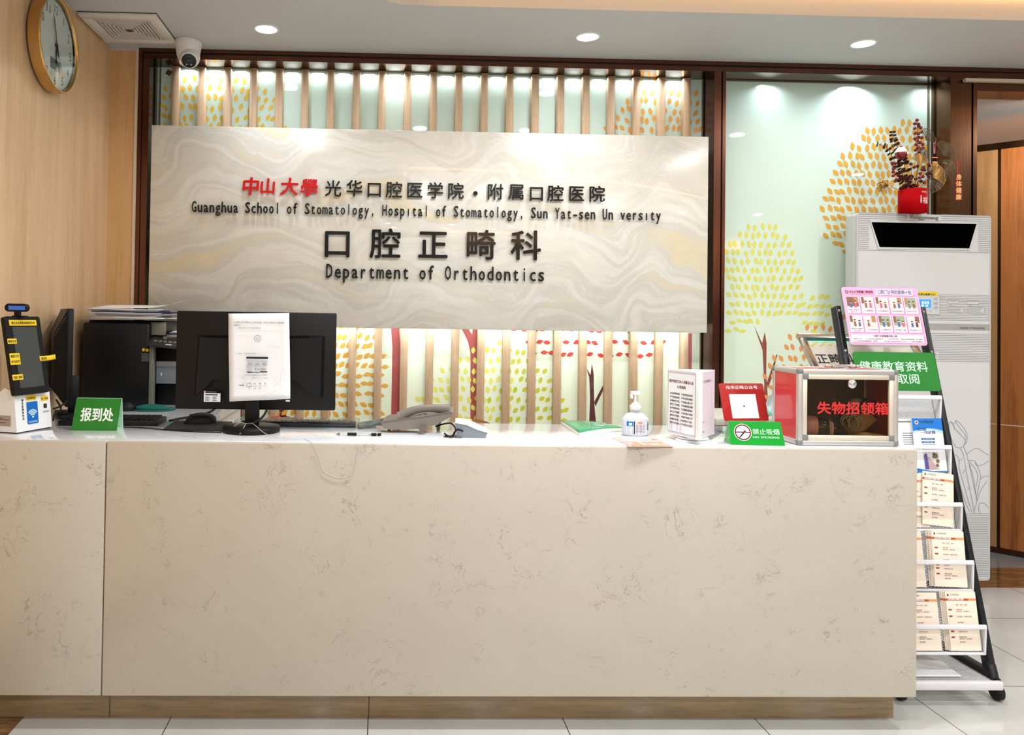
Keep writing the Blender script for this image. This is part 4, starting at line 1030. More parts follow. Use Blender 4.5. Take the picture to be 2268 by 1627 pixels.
# ================================================================== PRINTER AND PAPERS (left return)
YPn = .88
a0 = at(183, 720, 'Y', YPn).x; a1 = at(331, 720, 'Y', YPn).x; a2 = at(391, 720, 'Y', YPn).x + .12; zt_ = at(255, 708, 'Y', YPn).z
def zz(v): return at(300, v, 'Y', YPn).z
pr = thing('printer', 'large black multifunction printer on the left return under a pile of papers', 'printer', ((a0 + a2) / 2, YPn + .2, DT))
q = MB().mat('black_plastic'); q.box(a0, a1, YPn, YPn + .335, DT + .001, zt_ - .012, .008); q.build('body', pr)
q = MB().mat('black_plastic'); q.box(a0 + .004, a1 + .052, YPn + .05, YPn + .335, zz(752), zt_ - .002, .006); q.build('scanner_lid', pr)
q = MB().mat('black_plastic'); q.box(a1 + .05, a2, YPn + .05, YPn + .335, zz(758), zz(745), .004); q.build('output_tray', pr)
q = MB().mat('printer_grey'); q.box(a1 - .004, a1 + .055, YPn + .03, YPn + .05, zz(742), zt_ - .008, .002); q.build('corner_panel', pr)
q = MB().mat('printer_grey'); q.box(a1 + .05, a2, YPn + .02, YPn + .05, zz(756), zz(744), .002); q.mat('black_gloss'); q.box(a1 + .070, a1 + .11, YPn + .017, YPn + .03, zz(754), zz(746)); q.build('lid_edge', pr)
Fcp = fr((a1, YPn - .04, zz(760)), (1, 0, -.08), (0, 1, .38)); q = MB(Fcp).mat('dark_grey'); q.box(0, a2 - a1, 0, .09, -.012, 0, .002); q.mat('printer_grey')
for k in range(7): q.box(.02 + k * .02, .032 + k * .02, .03, .045, 0, .002)
q.mat('white_plastic'); q.box(.075, .10, .008, .014, 0, .001); q.build('control_panel', pr)
q = MB().mat('printer_grey'); q.box(a1 + .001, a1 + .020, YPn - .001, YPn + .03, DT + .001, zz(766), .002); q.build('front_pillar', pr)
q = MB().mat('black_plastic'); q.box(a1 + .02, a2, YPn + .06, YPn + .335, DT + .001, zz(766), .002); q.build('tray_cavity', pr)
q = MB().mat('cool_grey'); q.box(a1 + .022, a2 - .05, YPn + .03, YPn + .06, zz(850), zz(812), .002); q.mat('grey_plastic'); q.box(a1 + .022, a2 - .02, YPn + .028, YPn + .058, zz(812), zz(800), .002); q.mat('white_plastic'); q.box(a1 + .042, a1 + .046, YPn + .0285, YPn + .03, zz(832), zz(826)); q.build('paper_tray', pr)
q = MB(front((0, YPn - .0004, 0))).mat('label_yellow')
for u, v in ((318, 774), (326, 775)): p = loc2(u, v, q.M); q.prism(ell(p[0], p[1], .0065, .0065, 18), 0, .0006)
q.build('round_sticker', pr)
q = MB(front((0, YPn - .0004, 0))).mat('dark_grey'); p = loc2(313, 781, q.M); q.rect(p[0], p[0] + .034, p[1] - .036, p[1], .0003); q.mat('ink_grey')
for k in range(6): q.rect(p[0] + .002, p[0] + .030, p[1] - .006 - k * .005, p[1] - .0045 - k * .005, .0006)
q.build('caution_label', pr)
# sheets piled on the printer
rs = random.Random(3); zc = zt_ + .001; PG = 'papers piled on the printer'
proto = None
def sheet_mesh(lift, tilt, m, w_=.30, d_=.21, th=.0042):
    q = MB().mat(m); q.grid(lambda u, v: ((u - .5) * w_, (v - .5) * d_, lift * max(0, u - .55) ** 2 * 3 + .003 * sin(u * 6 + tilt) * tilt), 10, 4, True, th); return q
for k in range(9):
    m = ('paper_grey', 'paper', 'paper_edge', 'paper', 'paper_grey', 'paper', 'ink_blue', 'paper', 'paper')[k]
    q = sheet_mesh(.0, .2 + .1 * (k % 3), m); cxs = (a0 + a1) / 2 + .045 + rs.uniform(-.03, .03); cys = YPn + .10 + rs.uniform(-.015, .015)
    o = q.build('document_sheet'); o.location = (cxs, cys, zc + .0054 + k * .0049); o.rotation_euler = (0, 0, rad(rs.uniform(-5, 5)))
    tag(o, 'white and grey document sheet in the pile lying on top of the black printer', 'paper sheet', PG)
q = sheet_mesh(.045, .1, 'paper', .36, .21, .0006); zk = .36 * .5
Fsh = MB()
q.mat('ink_red')
def arc(r0, a0_, a1_): return [(.125 + r0 * cos(rad(g)), -.055 + .8 * r0 * sin(rad(g))) for g in range(a0_, a1_, 12)]
for r0, wd in ((.016, .0022), (.007, .0018)):
    pts = arc(r0, -20, 200); vs = []
    for x, y in pts:
        u = x / .36 + .5; z = .045 * max(0, u - .55) ** 2 * 3 + .0012; vs += [(x, y + wd / 2, z), (x, y - wd / 2, z)]
    q.add(vs, [(2 * i, 2 * i + 1, 2 * i + 3, 2 * i + 2) for i in range(len(pts) - 1)])
o = q.build('document_sheet'); o.location = (at(318, 700, 'Y', YPn).x - .03, YPn + .085, zc + .056); o.rotation_euler = (rad(4), 0, 0); tag(o, 'white sheet with a red round mark and raised corner, topmost on the printer', 'paper sheet', PG)
for k in range(5):
    q = sheet_mesh(0, .3, ('paper', 'paper_grey', 'ink_blue', 'paper', 'paper')[k], .10, .14, .003); o = q.build('document_sheet'); o.location = (at(372, 735, 'Y', YPn).x + .022 + .003 * k, YPn + .13, zz(745) + .0045 + .0042 * k); o.rotation_euler = (0, 0, rad(6 * k - 10))
    tag(o, 'crumpled white sheet on the printer corner beside the wide monitor', 'paper sheet', 'papers at the printer corner')

# second monitor seen from its side
ms = thing('computer_monitor', 'black monitor seen almost edge-on in front of the maple wall', 'monitor', (-1.02, .52, DT))
H_ = at(150, 683, 'Y', .45).z - DT - .045
Fmn = fr((-1.235, .715, DT + .045), Vector((.45, -.89, 0)), (0, 0, 1))     # rear shell faces the left wall, near edge towards the visitor
q = MB(Fmn).mat('black_plastic'); q.box(.0, .30, 0, H_, -.012, .010, .004); q.build('bezel', ms)
q = MB(Fmn).mat('black_plastic')
q.add([(.005, .004, .009), (.295, .004, .009), (.295, H_ - .004, .009), (.005, H_ - .004, .009), (.06, .06, .050), (.27, .06, .050), (.27, H_ - .09, .050), (.06, H_ - .09, .050)], [(4, 5, 6, 7), (0, 1, 5, 4), (1, 2, 6, 5), (2, 3, 7, 6), (3, 0, 4, 7)]); q.build('rear_shell', ms)
q = MB(Fmn).mat('dark_grey')
for k in range(12): q.box(.272 + .0018 * (11 - k), .274 + .0018 * (11 - k), H_ - .03 - k * .006, H_ - .0275 - k * .006, .012, .0495 - .0030 * (11 - k))
q.build('vent_slots', ms)
q = MB(Fmn).mat('black_plastic'); q.box(.13, .19, -.03, .10, -.045, -.012, .004); q.build('neck', ms)
q = MB(Fmn).mat('black_plastic'); q.box(.10, .28, -.0440, -.030, -.075, .03, .004); q.build('base', ms)
for k, pts in enumerate(([(125, 885, .45), (135, 905, .42), (122, 915, .40), (118, 930, .36)], [(150, 888, .44), (132, 900, .42), (118, 905, .40)])):
    q = MB().mat('black_rubber'); q.tube(bez([at(u, v, 'Y', y) for u, v, y in pts], 8), .0035, 8); q.build('cable', ms)
# left desk items: second mouse on a teal pad, cables
c = at(345, 905, 'Z', DT); q = MB(T3(c.x, c.y - .03, DT + .0012)).mat('teal_foam'); q.lathe([(0, .0), (.085, 0), (.088, .004), (.05, .008), (0, .009)], 28, (0, 0), .8); q.ball((.005, -.035, .010), .06, 20, 10, (1.1, .45, .25))
single('mouse_pad', q, 'teal round mouse pad with raised wrist rest by the printer', 'mouse pad', (c.x, c.y, DT))
c = at(293, 905, 'Z', DT); mouse(Vector((c.x - .025, c.y - .06, DT + .001)), rad(190), 'computer_mouse', 'black computer mouse between the green tent sign and the printer', 'black_plastic', 1.05)
q = MB().mat('black_rubber'); q.tube(bez([at(376, 931, 'Z', DT + .006), at(400, 926, 'Z', DT + .006), at(430, 921, 'Z', DT + .007), at(465, 912, 'Y', .50), at(485, 895, 'Y', .35), at(500, 880, 'Y', .29)], 8), .004, 8)
single('power_cable', q, 'thick black cable running behind the mouse pad up to the wide monitor', 'cable', at(330, 938, 'Z', DT))
q = MB().mat('black_rubber'); q.tube(bez([at(275, 945, 'Z', DT + .003), at(320, 947, 'Z', DT + .003), at(362, 951, 'Z', DT + .003), at(420, 955, 'Z', DT + .003), at(490, 957, 'Z', DT + .003)], 6), .002, 6)
single('mouse_cable', q, 'thin black cable along the front of the mouse pad', 'cable', at(320, 947, 'Z', DT))

# ================================================================== BOOKLET, SANITISER, CARD
q = MB(); A, B, C_, D_ = [at(u, v, 'Z', DT + .012) for u, v in ((1242, 930), (1336, 931), (1389, 944), (1283, 957))]
Fbk = fr((D_.x, D_.y, DT), C_ - D_, A - D_ + Vector((0, 0, 0))); wB = (C_ - D_).length; hB = (A - D_).length
gb = thing('booklet', 'green booklet with white script lying half open near the desk back', 'booklet', (D_.x, D_.y, DT))
def cov(u, v): 
    p = D_ * (1 - u) * (1 - v) + C_ * u * (1 - v) + A * (1 - u) * v + B * u * v
    return (p.x, p.y, DT + .0105 + .006 * sin(pi * u) * (1 - v * .5) - .004 * u)
def cov0(u, v): p = cov(u, v); return (p[0], p[1], DT + .0006)
q = MB().mat('paper_cream')
nu, nv = 10, 4; vs = [cov(i / nu, j / nv) for j in range(nv + 1) for i in range(nu + 1)]; lo_ = [cov0(i / nu, j / nv) for j in range(nv + 1) for i in range(nu + 1)]
q.add([(p[0], p[1], p[2] - .0008) for p in vs] + lo_, [(i, i + 1, len(vs) + i + 1, len(vs) + i) for i in range(nu)] + [(j * 11, (j + 1) * 11, len(vs) + (j + 1) * 11, len(vs) + j * 11) for j in range(nv)] + [(j * 11 + 10, (j + 1) * 11 + 10, len(vs) + (j + 1) * 11 + 10, len(vs) + j * 11 + 10) for j in range(nv)] + [(nv * 11 + i, nv * 11 + i + 1, len(vs) + nv * 11 + i + 1, len(vs) + nv * 11 + i) for i in range(nu)])
q.build('pages', gb)
q = MB().mat('book_green'); q.grid(cov, nu, nv, True, .0006)
q.mat('sign_white')
def cst(pts, wd):
    vs = []
    for (u, v) in pts:
        p = cov(u, v); vs += [(p[0], p[1] + wd, p[2] + .0012), (p[0], p[1] - wd, p[2] + .0012)]
    q.add(vs, [(2 * i, 2 * i + 1, 2 * i + 3, 2 * i + 2) for i in range(len(pts) - 1)])
for pts in ([(.42, .62), (.46, .72), (.47, .55), (.52, .70)], [(.52, .42), (.56, .66), (.62, .40), (.66, .62)], [(.50, .34), (.58, .28), (.68, .34), (.72, .44)], [(.68, .70), (.74, .66), (.80, .70), (.84, .56)], [(.70, .50), (.78, .40), (.86, .46), (.94, .40)]): cst([tuple(x) for x in [(p.x, p.y) for p in bez([(a, b, 0) for a, b in pts], 5)]], .0045)
cst([(.30, .12), (.55, .12)], .002); cst([(.42, .84), (.66, .84)], .0015)
q.build('cover', gb)

S = at(1412, 966, 'Z', DT); S.y += .025
sb = thing('hand_sanitizer', 'white pump bottle of hand sanitizer with small printed label', 'sanitizer bottle', S)
q = MB(T3(*S)).mat('bottle_white')
pf = [(0, .0006), (.040, .0006), (.0445, .004), (.0445, .053), (.0435, .056), (.031, .070), (.0275, .073), (.016, .0755), (.0155, .086)]
q.lathe(pf, 40, (0, 0), .62); q.build('bottle', sb)
q = MB(T3(*S)).mat('white_plastic'); q.lathe([(0, .084), (.0175, .084), (.0180, .098), (.0165, .1), (0, .1)], 30); q.lathe([(0, .1), (.013, .1), (.0125, .106), (.006, .108), (.0055, .112), (0, .112)], 24); q.build('collar', sb)
q = MB(T3(*S)).mat('white_plastic'); q.cyl(.0045, .108, .134, seg=14); q.box(-.0155, .0145, -.009, .009, .134, .146, .003); q.box(-.0165, -.009, -.006, .006, .121, .138, .002); q.build('pump_head', sb)
def lab(x, z, k=1.003): a = math.asin(max(-1, min(1, x / .0445))); return (S.x + .0445 * k * sin(a), S.y - .0445 * .62 * k * cos(a), S.z + z)
q = MB()
def lq(x0, x1, z0, z1, m, k=1.006):
    q.mat(m); n = 6; vs = []
    for i in range(n + 1): x = x0 + (x1 - x0) * i / n; vs += [lab(x, z0, k), lab(x, z1, k)]
    q.add(vs, [(2 * i, 2 * i + 2, 2 * i + 3, 2 * i + 1) for i in range(n)])
lq(-.034, .041, .007, .050, 'paper', 1.004); lq(-.034, -.014, .030, .050, 'tissue_teal'); lq(-.034, -.014, .033, .048, 'label_blue', 1.007); lq(-.028, -.018, .035, .044, 'paper', 1.009)
lq(-.0125, -.009, .008, .049, 'ink', 1.007); lq(.0, .016, .040, .048, 'band_peach', 1.007)
for k in range(8): lq(-.006, .026 - .004 * (k % 3), .012 + k * .0034, .0132 + k * .0034, 'ink_red' if k % 3 == 2 else 'ink_grey', 1.007)
for k in range(5): lq(.034 + .0012 * k, .0346 + .0012 * k, .020, .046, 'ink', 1.007)
q.build('label', sb)

ca = [at(u, v, 'Z', DT + .003) for u, v in ((1355, 969), (1453, 971), (1491, 988), (1392, 988))]
ad = thing('acrylic_card', 'clear pinkish acrylic card lying at the front desk edge under the sanitizer', 'card', (ca[3].x, ca[3].y, DT))
q = MB().mat('amber_acrylic'); q.add([p + Vector((0, 0, h)) for h in (-.0022, 0) for p in ca], [(0, 3, 2, 1), (4, 5, 6, 7)] + [(i, (i + 1) % 4, 4 + (i + 1) % 4, 4 + i) for i in range(4)]); q.build('plate', ad)
q = MB()
def cq_(u0, u1, v0, v1, m, z=.0004):
    q.mat(m); P_ = []
    for u, v in ((u0, v0), (u1, v0), (u1, v1), (u0, v1)): p = ca[3] * (1 - u) * (1 - v) + ca[2] * u * (1 - v) + ca[0] * (1 - u) * v + ca[1] * u * v; P_.append((p.x, p.y, p.z + z))
    q.add(P_, [(0, 1, 2, 3)])
cq_(.04, .95, .06, .52, 'skin_print'); cq_(.04, .95, .56, .70, 'paper'); cq_(.04, .85, .76, .90, 'pink_pale'); cq_(.2, .5, .12, .4, 'band_peach', .0007); cq_(.55, .8, .1, .3, 'print_skin', .0007); cq_(.4, .45, .1, .9, 'paper', .0008)
q.build('picture', ad)

# ================================================================== THREE-SIDED ROTATING NOTICE
ZB = DT + .018; Lc, Ec, Rc = at(1477, 958, 'Z', ZB), at(1545, 974, 'Z', ZB), at(1582, 960, 'Z', ZB); ztop = at(1545, 824, 'Y', Ec.y).z
cen = (Lc + Ec + Rc) / 3; ts = thing('rotating_notice_stand', 'white three-sided rotating stand with printed staff rules', 'notice stand', (cen.x, cen.y, DT))
q = MB(T3(cen.x, cen.y - .0, DT)).mat('white_plastic'); q.lathe([(0, .0006), (.052, .0006), (.053, .004), (.050, .0075), (0, .0075)], 44); q.lathe([(.046, .009), (.048, .0095), (.046, .015), (0, .0165)], 40); q.build('base', ts)
q = MB().mat('white_plastic'); pts = [Lc, Ec, Rc]; q.add([(p.x, p.y, z) for z in (ZB, ztop) for p in pts], [(0, 2, 1), (3, 4, 5), (0, 1, 4, 3), (1, 2, 5, 4), (2, 0, 3, 5)]); q.build('prism', ts)
Fn1 = fr(Lc, Ec - Lc, (0, 0, 1)); w1 = (Ec - Lc).length; h1 = ztop - ZB
q = MB(Fn1).mat('white_plastic'); q.box(w1 - .007, w1 + .010, -.001, h1 + .001, -.010, .004, .002); q.build('corner_strip', ts)
q = MB(Fn1).mat('card_mauve'); q.rect(.004, w1 - .009, .004, h1 - .004, .0006); q.mat('paper'); q.prism(rrect(.007, w1 - .012, .010, h1 - .010, .005), .0006, .0010); q.mat('ink_grey'); ring(q, rrect(.006, w1 - .011, .009, h1 - .009, .005), rrect(.0068, w1 - .0118, .0098, h1 - .0098, .0046), .0013)
q.mat('card_mauve'); 
for x, hh in ((.012, .05), (.022, .035), (.05, .06), (.066, .04)): q.rect(x, x + .007, .012, .012 + hh, .0011)
q.mat('ink_maroon'); wm = (w1 - .02) * .9; xm = (w1 - .006) / 2
q.text('医疗机构工作人员廉洁从业', xm, h1 - .040, .0105, .0015, fit=wm, off=.02); q.text('九项准则', xm, h1 - .057, .0105, .0015, fit=wm * .36, off=.02); q.mat('ink')
for k, l_ in enumerate(('合法按劳取酬，不接受商业提成', '严守诚信原则，不参与欺诈骗保', '依据规范行医，不实施过度诊疗', '遵守工作规程，不违规接受捐赠', '恪守保密准则，不泄露患者隐私', '服从诊疗需要，不牟利转介患者', '维护诊疗秩序，不破坏就医公平', '共建和谐关系，不收受患方“红包”', '恪守交往底线，不收受企业回扣')):
    q.text(l_, xm, h1 - .078 - k * .0117, .0072, .0015, fit=wm * .94, off=.015)
q.build('front_notice', ts)
Fn2 = fr(Ec, Rc - Ec, (0, 0, 1)); w2 = (Rc - Ec).length
q = MB(Fn2).mat('card_mauve'); q.rect(.010, w2 - .003, .004, h1 - .004, .0006); q.mat('ink_maroon'); q.text('——行为规范——', w2 / 2 + .004, h1 - .036, .0095, .0012, fit=w2 * .74); q.mat('ink_grey')
for k, (tx, z) in enumerate((('一、', .066), ('二、', .081), ('三、严格', .096), ('四、尊重', .111), ('五、', .135), ('六、加强廉洁自律', .16), ('七、依法', .175), ('八、自觉接受监督', .19))): q.text(tx, .014, h1 - z, .0065, .0012, 'L')
q.build('side_notice', ts)
Fn3 = fr(Rc, Lc - Rc, (0, 0, 1)); w3 = (Lc - Rc).length; q = MB(Fn3).mat('paper'); q.rect(.004, w3 - .004, .004, h1 - .004, .0006); q.build('rear_notice', ts)

# ================================================================== RED CODE SIGN AND GREEN NO-SMOKING SIGN
B0 = at(1612, 962, 'Z', DT + .002); B1 = at(1712, 961, 'Z', DT + .002)
F = fr(B0, B1 - B0, Vector((0, .30, 1)))
pts = [loc2(u, v, F) for u, v in ((1590, 849), (1686, 848), (1706, 931), (1607, 932))]
xa, xb = (pts[0][0] + pts[3][0]) / 2, (pts[1][0] + pts[2][0]) / 2; ya, yb = (pts[2][1] + pts[3][1]) / 2, (pts[0][1] + pts[1][1]) / 2
rq = thing('code_sign', 'red acrylic sign with a white square standing behind the green no-smoking sign', 'tabletop sign', B0)
q = MB(F).mat('clear_plastic'); q.box(xa, xb, .0, ya, -.003, 0); q.build('clear_foot', rq)
q = MB(F).mat('sign_red'); q.prism(rrect(xa, xb, ya, yb, .006), -.003, 0); q.build('red_panel', rq)
q = MB(F).mat('sign_white'); q.text('光华正畸公众号', (xa + xb) / 2, yb - .019, .0125, .0006, fit=(xb - xa) * .72, off=.012); q.build('title', rq)
sq = [loc2(u, v, F) for u, v in ((1613, 873), (1671, 872), (1683, 925), (1624, 927))]; qx0, qx1, qy0, qy1 = (sq[0][0] + sq[3][0]) / 2, (sq[1][0] + sq[2][0]) / 2, (sq[2][1] + sq[3][1]) / 2, (sq[0][1] + sq[1][1]) / 2
q = MB(F).mat('paper'); q.rect(qx0, qx1, qy0, qy1, .0007); q.mat('ink_grey'); q.flat(ell((qx0 + qx1) / 2, (qy0 + qy1) / 2, .0035, .0035), .001); q.mat('sign_red'); q.flat(ell((qx0 + qx1) / 2, (qy0 + qy1) / 2, .002, .002), .0013); q.build('white_square', rq)
q = MB(fr(B0, B1 - B0, (0, 1, 0))).mat('clear_plastic'); q.box(xa, xb, -.001, .06, 0, .003); q.build('rear_foot', rq)

b0, b1 = at(1618, 984, 'Z', DT + .001), at(1739, 987, 'Z', DT + .001)
F = fr(b0, b1 - b0, Vector((0, .38, 1))); wS = (b1 - b0).length; hS = loc2(1675, 933, F)[1]
ns = thing('no_smoking_sign', 'green wedge-shaped acrylic no-smoking sign at the right front of the desk', 'tabletop sign', b0)
topb = F @ Vector((0, hS, 0)); bd = (b1 - b0).normalized(); bk = Vector((-bd.y, bd.x, 0)); dpt = (topb - b0).dot(bk)
q = MB().mat('acrylic_green'); i_ = .004
v0 = [b0, b1, b1 + bk * (2 * dpt + .006), b0 + bk * (2 * dpt + .006)]; t0 = [topb + bd * i_, topb + bd * (wS - i_), topb + bd * (wS - i_) + bk * .006, topb + bd * i_ + bk * .006]
q.add(v0 + t0, [(0, 3, 2, 1), (4, 5, 6, 7)] + [(i, (i + 1) % 4, 4 + (i + 1) % 4, 4 + i) for i in range(4)]); q.build('block', ns)
c = loc2(1645, 957, F); r_ = .0265
q = MB(F).mat('sign_white'); q.prism(ell(c[0], c[1], r_, r_, 40), .0003, .0008); q.mat('ink_maroon'); ring(q, ell(c[0], c[1], r_ * .94, r_ * .94, 40), ell(c[0], c[1], r_ * .78, r_ * .78, 40), .0011)
q.mat('ink'); q.flat([(c[0] - .013, c[1] - .016), (c[0] - .009, c[1] - .017), (c[0] + .010, c[1] + .004), (c[0] + .006, c[1] + .007)], .0012); stroke(q, [(c[0] - .012, c[1] + .012), (c[0] - .006, c[1] + .015), (c[0] - .002, c[1] + .010), (c[0] + .004, c[1] + .009), (c[0] + .010, c[1] + .012)], .0012, .0012)
q.mat('ink_maroon'); q.rect(c[0] - r_ * .86, c[0] + r_ * .86, c[1] - .0015, c[1] + .0022, .0014); q.build('prohibition_symbol', ns)
q = MB(F).mat('pale_green'); p = loc2(1697, 961, F); q.text('禁止吸烟', p[0], p[1], .019, .0006, fit=.080, off=.008); p = loc2(1697, 970.5, F); q.text('NO SMOKING', p[0], p[1], .0088, .0006, fit=.079, off=.012); q.build('lettering', ns)

# ================================================================== LOST AND FOUND BOX
bf = at(1771, 987, 'Z', DT + .001); bf2 = at(2003, 991, 'Z', DT + .001); bl_ = .052
X0, X1 = bf.x, bf2.x - .002; Y0b = .052; Y1b = .215; Zt = at(1885, 818, 'Y', Y0b).z; Zb = DT + .001
lf = thing('lost_property_box', 'red and aluminium lost property box with dark glass front and red characters', 'lost property box', ((X0 + X1) / 2, Y0b, DT))
e = .017
q = MB().mat('box_red'); q.box(X0 + .003, X0 + .006, Y0b + .01, Y1b - .01, Zb + .01, Zt - .01); q.build('side_panel', lf)
q = MB().mat('box_red'); q.box(X1 - .006, X1 - .003, Y0b + .01, Y1b - .01, Zb + .01, Zt - .01); q.build('side_panel', lf)
q = MB().mat('box_red'); q.box(X0 + .01, X1 - .01, Y0b + .01, Y1b - .01, Zt - .006, Zt - .002)
q.build('top_panel', lf)
q = MB().mat('dark_lining'); q.box(X0 + .007, X1 - .007, Y1b - .010, Y1b - .006, Zb + .006, Zt - .007); q.box(X0 + .007, X1 - .007, Y0b + .012, Y1b - .010, Zb + .002, Zb + .006); q.build('lining', lf)
q = MB().mat('aluminium')
for x in (X0, X1 - e):
    for y in (Y0b, Y1b - e): q.box(x, x + e, y, y + e, Zb + .012, Zt - .012, .005, 3)
q.build('corner_post', lf)
q = MB().mat('aluminium')
for z in (Zb, Zt - e):
    for y in (Y0b, Y1b - e): q.box(X0 + .012, X1 - .012, y, y + e, z, z + e, .005, 3)
    for x in (X0, X1 - e): q.box(x, x + e, Y0b + .012, Y1b - .012, z, z + e, .005, 3)
q.build('edge_rail', lf)
for x in (X0, X1 - e):
    for y in (Y0b, Y1b - e):
        for z in (Zb, Zt - e): q = MB().mat('corner_grey'); q.box(x - .0006, x + e + .0006, y - .0006, y + e + .0006, z - .0004, z + e + .0006, .005, 3); q.build('corner_cap', lf)
dx0, dx1, dz0, dz1 = X0 + e - .002, X1 - e + .002, Zb + e - .001, Zt - e + .001; fw = .0155
q = MB().mat('alu_warm'); q.box(dx0, dx1, Y0b + .001, Y0b + .013, dz0, dz0 + fw, .001, 1); q.box(dx0, dx1, Y0b + .001, Y0b + .013, dz1 - fw, dz1, .001, 1); q.box(dx0, dx0 + fw * .9, Y0b + .001, Y0b + .013, dz0 + fw, dz1 - fw, .001, 1); q.box(dx1 - fw * .9, dx1, Y0b + .001, Y0b + .013, dz0 + fw, dz1 - fw, .001, 1); dfr = q.build('door_frame', lf)
for x in (dx0, dx1 - fw):
    for z in (dz0, dz1 - fw): q = MB().mat('corner_grey'); q.box(x - .0004, x + fw + .002, Y0b - .0004, Y0b + .012, z - .0004, z + fw + .002, .002); q.build('door_corner', dfr)
q = MB().mat('smoke_acrylic'); q.box(dx0 + fw * .8, dx1 - fw * .8, Y0b + .007, Y0b + .009, dz0 + fw * .9, dz1 - fw * .9); q.build('door_window', dfr)
Flf = front((0, Y0b + .0062, 0)); p = loc2(1889, 916, Flf)
q = MB(Flf).mat('ink_red'); q.text('失物招领箱', p[0], p[1] + .002, .040, .0003, fit=loc2(1967, 916, Flf)[0] - loc2(1810, 916, Flf)[0], off=.03); q.build('lettering', lf)
q = MB(Flf).mat('chrome'); p = loc2(1886, 850, Flf); q.M = Flf @ T3(p[0], p[1], 0); q.lathe([(.0145, 0), (.0145, .004), (.012, .008), (.007, .010), (0, .0105)], 28); q.build('lock', lf)
q = MB().mat('chrome'); hx = at(1857, 805, 'Y', .11).x
q.box(hx - .055, hx + .055, .09, .13, Zt - .002, Zt + .003, .002)
for x in (hx - .040, hx + .040): q.ball((x, .10, Zt + .008), .009, 12, 8, (1.4, 1, .8)); q.ball((x + .016, .10, Zt + .007), .006, 10, 8)
q.tube([(hx - .035, .098, Zt + .010), (hx + .035, .098, Zt + .010)], .003, 8); q.build('top_handle', lf)
# things left inside the box
q = MB(); bt = thing('drink_bottle', 'dark green bottle with pink label lying inside the lost property box', 'bottle', (X0 + .07, .10, Zb + .006))
Fbt = fr((X0 + .022, .125, Zb + .050), (.9, -.28, -.06), (0, 0, 1)) @ Matrix(((0, 0, 1, 0), (1, 0, 0, 0), (0, 1, 0, 0), (0, 0, 0, 1)))
q = MB(Fbt).mat('bottle_green'); q.lathe([(0, 0), (.036, 0), (.038, .006), (.038, .085), (.030, .105), (.018, .118), (.017, .14), (0, .141)], 28); q.build('body', bt)
q = MB(Fbt).mat('pink_label'); q.lathe([(.0384, .028), (.0384, .066)], 28); q.build('label', bt)
q = MB(Fbt).mat('pink_label'); q.lathe([(.0325, .100), (.0262, .112)], 28); q.build('neck_band', bt)
q = MB().mat('tan_leather'); q.box(X1 - .105, X1 - .022, .075, .135, Zb + .0066, Zb + .032, .010, 3); q.ball((X1 - .085, .085, Zb + .026), .016, 14, 8, (1.6, 1, .8)); single('leather_purse', q, 'tan leather purse lying flat at the bottom of the lost property box', 'purse', (X1 - .06, .1, Zb))
q = MB(fr((X1 - .060, .14, Zb + .054), (.75, 0, .65), (-.6, .3, .7))).mat('tan_leather'); q.box(-.055, .045, -.018, .028, -.006, .006, .005, 3); single('leather_wallet', q, 'tan wallet leaning in the right corner of the lost property box', 'wallet', (X1 - .05, .15, Zb + .05))
rs = random.Random(11); pts = []
cw = Vector((X1 - .105, .12, Zb + .066))
for i in range(150):
    t = i * .34; a = .030 + .006 * sin(t * .37); ph_ = t * .11
    pts.append(cw + Vector((a * cos(t) * cos(ph_), .016 * sin(ph_ * 2.3) + a * .35 * cos(t) * sin(ph_), a * .72 * sin(t) + .004 * sin(t * .21))))
q = MB().mat('thread'); q.tube(pts, .0013, 5); single('earphone_cable', q, 'tangled white earphone cable inside the lost property box', 'cable', cw)
q = MB().mat('tan_leather'); q.grid(lambda u, v: (X0 + .125 + .05 * u + .01 * v, .09 + .03 * v, Zb + .012 + .05 * v * (1 - .6 * u) + .01 * sin(u * 5)), 8, 6, True, .001); single('paper_bag', q, 'crumpled brown paper bag in the middle of the lost property box', 'paper bag', (X0 + .14, .1, Zb))
q = MB().mat('bottle_white'); q.ball((X1 - .062, .165, Zb + .115), .026, 16, 10, (1.2, .8, .9)); q.mat('black_rubber'); q.tube([(X1 - .075, .14, Zb + .10), (X1 - .05, .138, Zb + .14)], .005, 8); single('wrapped_bundle', q, 'whitish bundle tied with a black band at the upper right inside the box', 'bundle', (X1 - .06, .15, Zb + .1))

# ================================================================== LOW CABINET, TISSUES, POSTER FRAME
q = MB(); t = thing('low_cabinet', 'low wooden cabinet with pale top behind the red sign', 'cabinet', (1.40, 1.02, 0))
ct = at(1594, 926, 'Y', .86).z; cl = at(1584, 926, 'Y', .86).x
q.mat('maple_warm'); q.box(cl + .01, 1.64, .87, 1.24, .001, ct - .03); q.build('body', t); q = MB().mat('board_white'); q.box(cl, 1.655, .855, 1.245, ct - .03, ct, .003); q.build('top', t)
p = at(1712, 930, 'Y', 1.0); t = thing('tissue_box', 'pale teal tissue box with a white tissue behind the red sign', 'tissue box', (1.56, 1.0, ct))
q = MB().mat('tissue_teal'); tx0 = at(1704, 920, 'Y', .97).x; q.box(tx0, tx0 + .11, .95, 1.06, ct + .0006, at(1712, 910, 'Y', .97).z, .004); q.build('carton', t)
zt2 = at(1712, 910, 'Y', .97).z; zt3 = at(1708, 866, 'Y', .97).z
q = MB().mat('paper'); q.grid(lambda u, v: (tx0 - .01 + .09 * u * (1 - .35 * v) + .012 * v, 1.0 + .03 * sin(u * 6) * (1 - v) - .02 + .01 * sin(v * 4), zt2 - .002 + (zt3 - zt2) * v * (1 - .35 * abs(u - .4))), 12, 8, True, .0006); q.build('tissue', t)

